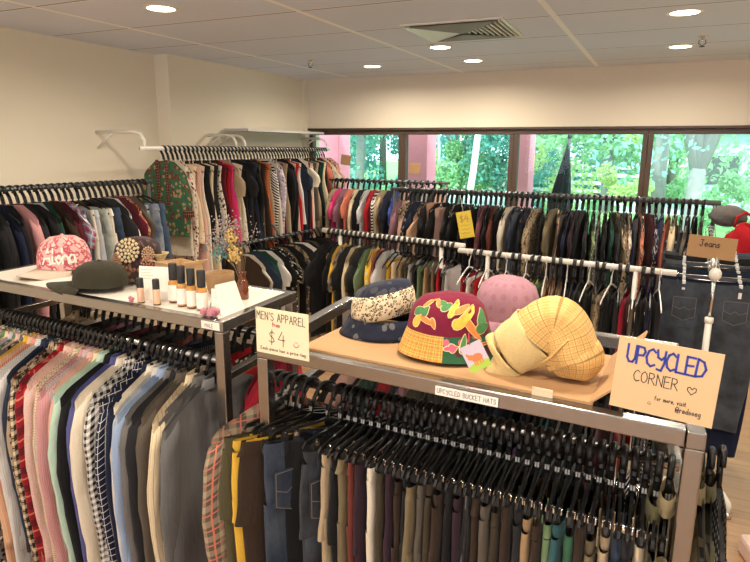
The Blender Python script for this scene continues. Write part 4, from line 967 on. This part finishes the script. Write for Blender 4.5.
# dark patterned hat with flower medallions
t=empty('crochet_hat',(-1.885,1.775,ZT),0,'dark patterned hat with cream flower medallions and braided trim','hat')
dm=cloth('dark_patchwork',(.035,.022,.020),'floral',(.16,.08,.05),(.06,.03,.06),.02)
m=MB(); m.lathe([(.118,.012),(.105,.03),(.088,.055),(.086,.09),(.078,.120),(.05,.142),(.0005,.148)],36,fn=jitter(15,.006,3)); m.build('crown',dm,t)
m=MB()
for k in range(46):
    q=2*PI*k/46; m.lathe([(.0005,-.008),(.007,0),(.0005,.008)],6,(.098*math.cos(q),.098*math.sin(q),.052+.006*math.sin(q*3)))
m.build('braided_trim',plain('brown_braid',(.24,.10,.05),.8,bump=.5,bs=120,var=.4),t)
for (a,z,r,cc) in((-68,.112,.040,(.62,.50,.30)),(-22,.098,.024,(.50,.34,.22)),(-26,.058,.030,(.42,.20,.12)),(-95,.080,.024,(.38,.2,.12))):
    m=MB(); q=math.radians(a); c0=Vector((math.cos(q)*(.098-.25*max(0,z-.06)),math.sin(q)*(.098-.25*max(0,z-.06)),z)); nrm=Vector((math.cos(q),math.sin(q),.35 if z>.1 else .05)).normalized(); tx=Vector((0,0,1)).cross(nrm).normalized(); tz=nrm.cross(tx)
    for ring,(rr,nn) in enumerate(((0,1),(.32,6),(.62,11),(.92,16))):
        for k in range(nn):
            w=2*PI*k/nn+ring; p=c0+tx*math.cos(w)*rr*r+tz*math.sin(w)*rr*r; s_=r*.16
            m.lathe([(.0005,-s_),(s_*.9,-s_*.4),(s_*.9,s_*.4),(.0005,s_)],6,tuple(p))
    m.build('flower_medallion',plain('crochet_flower_%d'%len(bpy.data.materials),cc,.9,bump=.5,bs=150,var=.4),t)
t.scale=(1.12,1.0,1.18)
# bottles
def bottle(loc,label,h,r,kind):
    t=empty('cosmetic_bottle',loc,rnd.uniform(-.1,.1),label,'bottle','small cosmetic bottles on the left shelf')
    if kind=='s':
        m=MB(); m.lathe([(.0005,0),(r,.001),(r,.005)],18); m.build('base',M['blackm'],t)
        m=MB(); m.lathe([(r,.005),(r,h*.60),(r*.9,h*.64),(.0005,h*.64)],18); m.build('glass_body',M['skin'],t)
        m=MB(); m.lathe([(r*.95,h*.62),(r*.95,h*.97),(r*.8,h),(.0005,h)],18); m.build('cap',M['blackm'],t)
    else:
        m=MB(); m.lathe([(.0005,0),(r,.001),(r,.006)],20); m.build('base',M['amber'],t)
        m=MB(); m.lathe([(r,.006),(r,h*.46),(r*.93,h*.54),(r*.55,h*.60),(.0005,h*.60)],20); m.build('glass_body',M['goldserum'],t)
        m=MB(); m.lathe([(r*1.02,.010),(r*1.02,h*.46)],20); m.build('paper_label',M['white'],t)
        m=MB(); m.lathe([(r*.78,h*.585),(r*.78,h*.98),(r*.68,h),(.0005,h)],20); m.build('cap',M['blackm'],t)
        lb=MB(); lb2=[[(-.006,0),(.006,0)],[(-.004,-.005),(.004,-.005)],[(-.005,-.010),(.005,-.010)]]
        strokes(lb,lb2,0,h*.33,1,.0008,0,surf=lambda x,z:((r*1.03)*math.sin(x/r),-(r*1.03)*math.cos(x/r),z)); lb.build('label_print',M['ink'],t)
    return t
bottle((-1.588,1.497,ZT),'small peach roller bottle with black cap, left of the two small ones',.088,.0125,'s')
bottle((-1.520,1.501,ZT),'small peach roller bottle with black cap, right of the two small ones',.090,.0125,'s')
bottle((-1.493,1.555,ZT),'tall dropper bottle, leftmost of the four black capped ones on the shelf',.138,.0185,'l')
bottle((-1.432,1.528,ZT),'tall dropper bottle with amber oil, second from left of four on shelf',.138,.0175,'l')
bottle((-1.385,1.522,ZT),'tall dropper bottle with amber oil, third from left of four on shelf',.136,.0175,'l')
bottle((-1.336,1.515,ZT),'tall dropper bottle with amber oil, rightmost of four beside folded card',.135,.0180,'l')
def crystal(loc,s,label,seed):
    R=random.Random(seed); t=MB()
    n=7 if s>.03 else 4
    for k in range(n):
        c=(loc[0]+R.uniform(-1,1)*s*(.75 if n>5 else .35),loc[1]+R.uniform(-.5,.5)*s*.4,loc[2]+.010+R.uniform(0,.010)); r=s*R.uniform(.28,.42)
        zz=min(r,c[2]-loc[2]); t.lathe([(.0005,-zz),(r*.9,-zz*.4),(r*.8,r*.5),(.0005,r)],6,c)
    o=t.build('rose_quartz',M['rose'],None,False); tag(o,label,'crystal','pink crystals on the left shelf')
crystal((-1.612,1.478,ZT),.022,'rough pink crystal in front of the standing white card',3)
crystal((-1.262,1.470,ZT),.036,'cluster of rough pink crystals at the shelf corner',5)
# cards
t=signboard('info_card','white information card standing behind the small peach bottles',(-1.575,1.545,ZT),math.radians(14),.120,.118,M['white'],math.radians(-8),.0015,cat='card')
for k in range(4):
    m=MB(); strokes(m,[[(0,0),(.045-.008*(k%2),0)]],-.052,.106-.010*k,1,.0011,-.0012); m.build('print_line',M['card'],t,False)
t=empty('tent_card',(-1.268,1.552,ZT),math.radians(80),'white folded tent card near the right corner of the shelf','card')
for s in(-1,1):
    m=MB(); m.add([(-.05,s*.032,0),(.05,s*.032,0),(.042,0,.092),(-.042,0,.092)],[(0,1,2,3)]); solid(m.build('panel',M['white'],t,False),.0015)
t=signboard('label_card','narrow white printed card leaning by the tent card',(-1.272,1.505,ZT),math.radians(10),.034,.080,M['white'],math.radians(-6),.0015,cat='card')
for k in range(3):
    m=MB(); strokes(m,[[(0,0),(.018,0)]],-.009,.068-.008*k,1,.0011,-.0012); m.build('print_line',M['card'],t,False)
# vase with dried flowers
t=empty('flower_vase',(-1.312,1.70,ZT),0,'amber glass bud vase holding dried flowers','vase')
m=MB(); m.lathe([(.0005,.0),(.020,.001),(.021,.006),(.0205,.055),(.015,.070),(.012,.076),(.012,.088),(.0145,.092),(.0145,.098),(.010,.098)],22); m.build('glass_body',M['amber'],t)
f=empty('dried_bouquet',(-1.312,1.70,ZT+.09),0,'bunch of grey, yellow and teal dried flowers in the amber vase','flowers')
R=random.Random(3); st=MB(); g1=MB(); g2=MB(); g3=MB()
for k in range(34):
    ax=R.gauss(-.035,.05); ay=R.gauss(0,.035); h=R.uniform(.11,.20)*(1.05 if abs(ax)<.06 else .9); tip=Vector((ax,ay,h))
    st.tube([(0,0,-.06),(ax*.25,ay*.25,h*.35),(ax*.75,ay*.75,h*.75),tip],.0009,4)
    for j in range(9):
        p=tip+Vector((R.gauss(0,.016),R.gauss(0,.014),R.gauss(-.012,.018))); s_=R.uniform(.002,.0045)
        g1.lathe([(.0003,-s_),(s_,0),(.0003,s_)],5,tuple(p))
for cx,cz in((-.022,.130),(-.006,.075)):
    for j in range(70):
        p=Vector((cx+R.gauss(0,.011),-.03+R.gauss(0,.008),cz+R.gauss(0,.013))); s_=R.uniform(.003,.006); g2.lathe([(.0003,-s_),(s_,0),(.0003,s_)],5,tuple(p))
    st.tube([(0,0,-.05),(cx*.5,-.015,cz*.5),(cx,-.03,cz)],.0022,5)
for k in range(70):
    p=Vector((-.085+R.gauss(0,.020),-.01+R.gauss(0,.015),.085+R.gauss(0,.024))); a=R.uniform(0,6.3); l=R.uniform(.008,.016); d=Vector((math.cos(a)*l,R.uniform(-.5,.5)*l,math.sin(a)*l)); n_=Vector((-d.z,0,d.x))*.3
    g3.add([p-d,p+n_,p+d,p-n_],[(0,1,2,3)])
for k in range(5): st.tube([(0,0,-.05),(-.03,0,.02),(-.085+R.gauss(0,.015),-.01,.085+R.gauss(0,.02))],.0012,4)
st.build('stems',M['stem'],f); g1.build('grey_blossoms',M['greyfl'],f); g2.build('yellow_blossoms',M['yelfl'],f); g3.build('teal_leaves',M['teal'],f,False)
# wooden bowl, box, pouch
t=empty('wooden_bowl',(-1.44,1.735,ZT),0,'round wooden bowl of dried moss beside the vase','bowl')
m=MB(); m.lathe([(.0005,.0),(.040,.001),(.048,.02),(.052,.05),(.052,.078),(.047,.078),(.045,.06),(.0005,.058)],28); m.build('bowl_body',M['wood'],t)
m=MB(); m.lathe([(.046,.066),(.034,.074),(.016,.079),(.0005,.078)],24,fn=jitter(5,.003,5)); m.build('moss',M['moss'],t)
t=empty('carton',(-1.68,1.785,ZT),math.radians(-14),'open kraft cardboard box behind the small bottles','box')
m=MB(); w,d,h,th=.15,.11,.085,.003
for s in(-1,1): m.box((s*w/2,0,h/2),(th,d,h)); m.box((0,s*d/2,h/2),(w,th,h))
m.box((0,0,.002),(w,d,.004)); m.build('box_body',M['cardlt'],t,False)
m=MB(); m.add([(-.075,-.055,h),(.075,-.055,h),(.085,-.098,h+.018),(-.06,-.098,h+.018)],[(0,1,2,3)]); m.add([(.075,-.055,h),(.075,.055,h),(.115,.055,h+.02),(.115,-.05,h+.02)],[(0,1,2,3)]); solid(m.build('flap',M['cardlt'],t,False),.0025)
t=empty('drawstring_pouch',(-1.80,1.80,ZT),0,'small beige burlap drawstring pouch beside the kraft box','pouch')
m=MB(); m.lathe([(.0005,.0),(.042,.002),(.052,.02),(.048,.045),(.026,.062),(.022,.066),(.036,.084),(.042,.090)],26,ex=1,ey=.75,fn=jitter(8,.004,5)); solid(m.build('pouch_body',M['burlap'],t),.002)
m=MB(); m.tube([(.027*math.cos(a*PI/6),.021*math.sin(a*PI/6),.064) for a in range(12)],.002,6,closed=True); m.tube([(.02,-.018,.064),(.03,-.03,.05),(.028,-.034,.03)],.0016,5); m.build('drawstring',M['stem'],t); t.scale=(1.15,1.15,1.25)

# ------------------------------------------------------------------ floor item at lower right
t=empty('paper_bag',(.66,3.02,0),.3,'pale pink paper bag lying on the wooden floor at lower right','bag')
m=MB(); m.box((0,0,.05),(.26,.3,.10)); bevel(m.build('bag_body',plain('pink_paper',(.74,.56,.50),.7),t,False),.02)
m=MB(); m.tube([(-.05,-.15,.06),(-.04,-.19,.05),(.04,-.19,.05),(.05,-.15,.06)],.003,6); m.build('handle',M['white'],t)

# ------------------------------------------------------------------ outdoors
b=MB(); b.box((0,45,-.2),(120,78,.1)); struct(b,'ground',M['grass'])
b=MB(); b.box((0,9.2,-.145),(60,3.0,.02)); struct(b,'path',M['road'])
b=MB(); b.box((0,24,-.14),(90,5,.02)); struct(b,'road',M['road'])
for x,l in((-3.76,'pink painted column outside, at the far left window'),(-2.55,'pink painted column outside behind the second window'),(-1.40,'pink painted column outside behind the third window'),(1.1,'pink painted column outside, out of view at right')):
    w={-3.76:.46,-2.55:.27,-1.40:.22}.get(x,.36)
    t=empty('painted_column',(x,6.65,-.15),0,l,'column','pink columns outside'); m=MB(); m.box((0,0,1.6),(w,.3,3.2)); bevel(m.build('shaft',M['pink'],t,False),.01)
    m=MB(); m.box((0,0,.06),(w+.06,.36,.12)); m.build('plinth',M['road'],t,False)
# street lamps
t=empty('lamp_post',(-4.1,14,-.15),0,'thick white leaning lamp post seen through the second window','lamp post')
m=MB(); m.tube([(-.15,0,0),(.05,0,1.5),(.13,0,2.4),(.28,0,3.2),(.6,0,4.2)],[.09,.08,.075,.07,.06],12); m.build('pole',plain('white_post',(.85,.85,.85),.4),t)
m=MB(); m.box((.85,0,4.25),(.6,.2,.1),ry=-.1); m.build('lamp_head',M['white'],t,False)
t=empty('lamp_post',(-7.0,20,-.15),0,'slender white street lamp with curved arm beside the pink column','lamp post')
m=MB(); m.tube([(0,0,0),(0,0,2.0),(-.05,0,2.5),(-.3,0,2.85),(-.7,0,2.95)],.05,8); m.build('pole',bpy.data.materials['white_post'],t)
m=MB(); m.box((-.85,0,2.94),(.4,.15,.06)); m.build('lamp_head',M['white'],t,False)
# closed parasol
t=empty('closed_parasol',(-.93,6.70,-.15),0,'black closed parasol standing just outside the third window','parasol')
m=MB(); m.tube([(0,0,0),(0,0,2.2)],.018,10); m.build('pole',M['darkpipe'],t)
m=MB(); m.lathe([(.11,1.12),(.105,1.45),(.075,1.70),(.040,1.92),(.015,2.10),(.008,2.14)],28,fn=lambda p,q,i:Vector((p.x*(1+.16*math.sin(7*q))-.09*(2.14-p.z),p.y*(1+.16*math.sin(7*q)),p.z))); m.build('canopy',plain('black_canvas',(.012,.012,.018),.8),t)
m=MB(); m.lathe([(.0005,2.21),(.02,2.19),(.022,2.165),(.008,2.14)],12); m.build('finial',M['blackm'],t)
m=MB(); m.lathe([(.0005,.02),(.2,.03),(.22,.08),(.05,.10),(.0005,.10)],20,(0,0,-.02)); m.build('base',M['road'],t)
# trees: trunk with limbs, and a crown of separate leaves
def tree(name,x,y0,label,H,cr,leaf,bark,n=2600,seed=1,tr=.18,fork=None,zc=None,ls=.16,dens=9,flat=1.0,trunk=True):
    R=random.Random(seed); t=empty(name,(x,y0,-.15),0,label,'tree' if name=='tree' else 'shrub','trees and shrubs outside')
    if trunk:
        m=MB(); zf=fork or H*.45
        m.tube([(0,0,0),(R.uniform(-.1,.1),0,zf*.5),(0,0,zf)],[tr*1.25,tr,tr*.95],10)
        limbs=[(-1,.9),(1,.8),(-.25,1.1),(.55,1.15)]
        for dx,hh in limbs:
            e=Vector((dx*cr*.55,R.uniform(-.3,.3),zf+(H-zf)*.75*hh)); mid=Vector((dx*cr*.22,0,zf+(H-zf)*.32))
            m.tube([(0,0,zf-.1),mid,e],[tr*.8,tr*.55,tr*.2],8)
        m.build('trunk',M[bark],t)
    zc=zc or H*.68; cl=[(R.gauss(0,cr*.48),R.gauss(0,cr*.4),zc+R.gauss(0,(H-zc)*.55*flat),R.uniform(.22,.42)*cr) for _ in range(dens)]
    m=MB()
    for k in range(int(n*1.7)):
        cx,cy,cz,r=R.choice(cl); a=R.uniform(0,2*PI); u=R.uniform(-1,1); s_=math.sqrt(1-u*u); rr=r*R.uniform(.6,1.05)
        p=Vector((cx+rr*s_*math.cos(a),cy+rr*s_*math.sin(a),max(.1,cz+rr*u))); d=Vector((R.gauss(0,1),R.gauss(0,1),R.gauss(0,1))).normalized(); e=d.orthogonal().normalized(); L=ls*.74*R.uniform(.6,1.3)
        m.add([p-d*L*.5,p+e*L*.28,p+d*L*.5,p-e*L*.28],[(0,1,2,3)])
    m.build('foliage',M[leaf],t,False)
tree('tree',-6.45,20.5,'rounded light green tree seen left of the thick white post',3.6,1.5,'leafB','bark',5200,2,.10,zc=1.7,flat=1.0,dens=16)
tree('tree',.485,11.5,'large pale barked forked tree in the right hand window',7.5,2.6,'leafA','bark',3000,3,.13,1.75,zc=5.2,dens=14)
tree('tree',-.06,12.5,'pale slim trunk tree at the left side of right hand window',7,1.6,'leafB','bark',1800,4,.13,3.4,zc=5.4)
tree('tree',-2.4,16.5,'tree with yellow green leaves behind the closed parasol',5.6,2.2,'leafD','bark',3000,5,.10,2.6,zc=3.6,ls=.2,dens=14)
tree('tree',-1.2,14.5,'tree with fresh green leaves at centre of the third window',5.0,2.2,'leafB','bark',3800,6,.12,2.3,zc=3.1,ls=.2,dens=16)
tree('tree',2.2,16.5,'tree with russet leaf tips at the right edge of the view',6.0,1.8,'leafE','bark',1500,7,.12,2.6,zc=4.4,ls=.2)
tree('tree',-8.2,16.5,'teal green tree filling the leftmost window',6,2.6,'leafA','bark',5200,8,.14,2.4,zc=3.3,ls=.2,dens=20)
tree('tree',-10.6,19.5,'deep green tree behind the leftmost window',7,2.8,'leafA','barkd',5000,9,.16,2.6,zc=3.4,ls=.24,dens=20)
tree('tree',-4.4,20,'deep green tree behind the thick white post',6.2,2.6,'leafC','barkd',5200,10,.16,2.6,zc=3.3,ls=.24,dens=20)
tree('shrub',-6.3,17.0,'yellow green shrub beside the slender street lamp',1.9,.6,'leafD','bark',900,21,trunk=False,zc=1.1,ls=.14)
tree('shrub',-.75,12.2,'round yellow green shrub below the third window view',1.6,.55,'leafD','bark',900,22,trunk=False,zc=.9,ls=.10)
tree('shrub',1.15,12.6,'green shrub right of the forked trunk',2.1,.8,'leafB','bark',1500,23,trunk=False,zc=1.2,ls=.12)
tree('shrub',.05,13.4,'leafy green shrub left of the forked trunk',2.3,.6,'leafB','bark',1200,24,trunk=False,zc=1.4,ls=.12)
for k in range(13):
    x=-24+2.9*k
    tree('tree',x+4,28+ (k%3)*1.6,'tall deep green tree in the dense belt closing the view outside',8.6+(k%2),3.0,['leafC','leafA','leafC'][k%3],'barkd',3800,40+k,.2,2.5,zc=4.2,ls=.34,dens=18,flat=1.2)
# pale low building beyond the trees
t=empty('low_building',(5.2,24,-.15),0,'pale blue low building glimpsed between the trees at right','building')
m=MB(); m.box((0,0,1.3),(9,2.5,2.6)); m.build('walls',plain('pale_blue_wall',(.48,.60,.70),.7),t,False)
m=MB(); m.box((0,0,2.7),(9.6,3.1,.2)); m.build('roof',M['road'],t,False)
for k in range(5):
    m=MB(); m.box((-3.6+1.8*k,-1.27,1.4),(1.0,.05,.9)); m.build('window',M['darkpipe'],t,False)
t=empty('slat_fence',(-4.6,23,-.15),0,'white horizontal slat fence outside beyond the road','fence')
m=MB()
for k in range(5): m.box((0,0,.3+.28*k),(9,.04,.12))
m.build('slats',M['white'],t,False)
for k in range(6):
    m=MB(); m.box((-4.4+1.76*k,.03,.75),(.1,.1,1.5)); m.build('fence_post',M['white'],t,False)

# ------------------------------------------------------------------ light, world, camera
sun=bpy.data.lights.new('sun','SUN'); sun.energy=6.5; sun.angle=math.radians(3); sun.color=(1,.96,.88)
so=bpy.data.objects.new('sun',sun); C.objects.link(so); so.rotation_euler=Vector((-.35,.75,-.95)).to_track_quat('-Z','Y').to_euler()
w=bpy.data.worlds.new('world'); S.world=w; w.use_nodes=True; N=NB(w.node_tree); bg=w.node_tree.nodes['Background']
bg.inputs[0].default_value=(.84,.92,1.0,1); bg.inputs[1].default_value=4.2
cam=bpy.data.cameras.new('camera'); co=bpy.data.objects.new('camera',cam); C.objects.link(co); S.camera=co
cam.sensor_fit='HORIZONTAL'; cam.sensor_width=36; cam.lens=36*608.96/750; cam.clip_start=.05; cam.clip_end=300
RC=Matrix(((0.904951,-0.097664,0.414157),(0.425460,0.191835,-0.884411),(0.006925,0.976556,0.215153)))
co.matrix_world=Matrix.Translation((0,0,1.91))@RC.to_4x4()
S.view_settings.view_transform='Standard'; S.view_settings.look='None'; S.view_settings.gamma=1; S.view_settings.exposure=-.08
S.cycles.max_bounces=8; S.cycles.transparent_max_bounces=12; S.cycles.use_denoising=True
dup={k:v for k,v in used_labels.items() if v>1}
print('DUPLABELS',len(dup),list(dup.items())[:40])
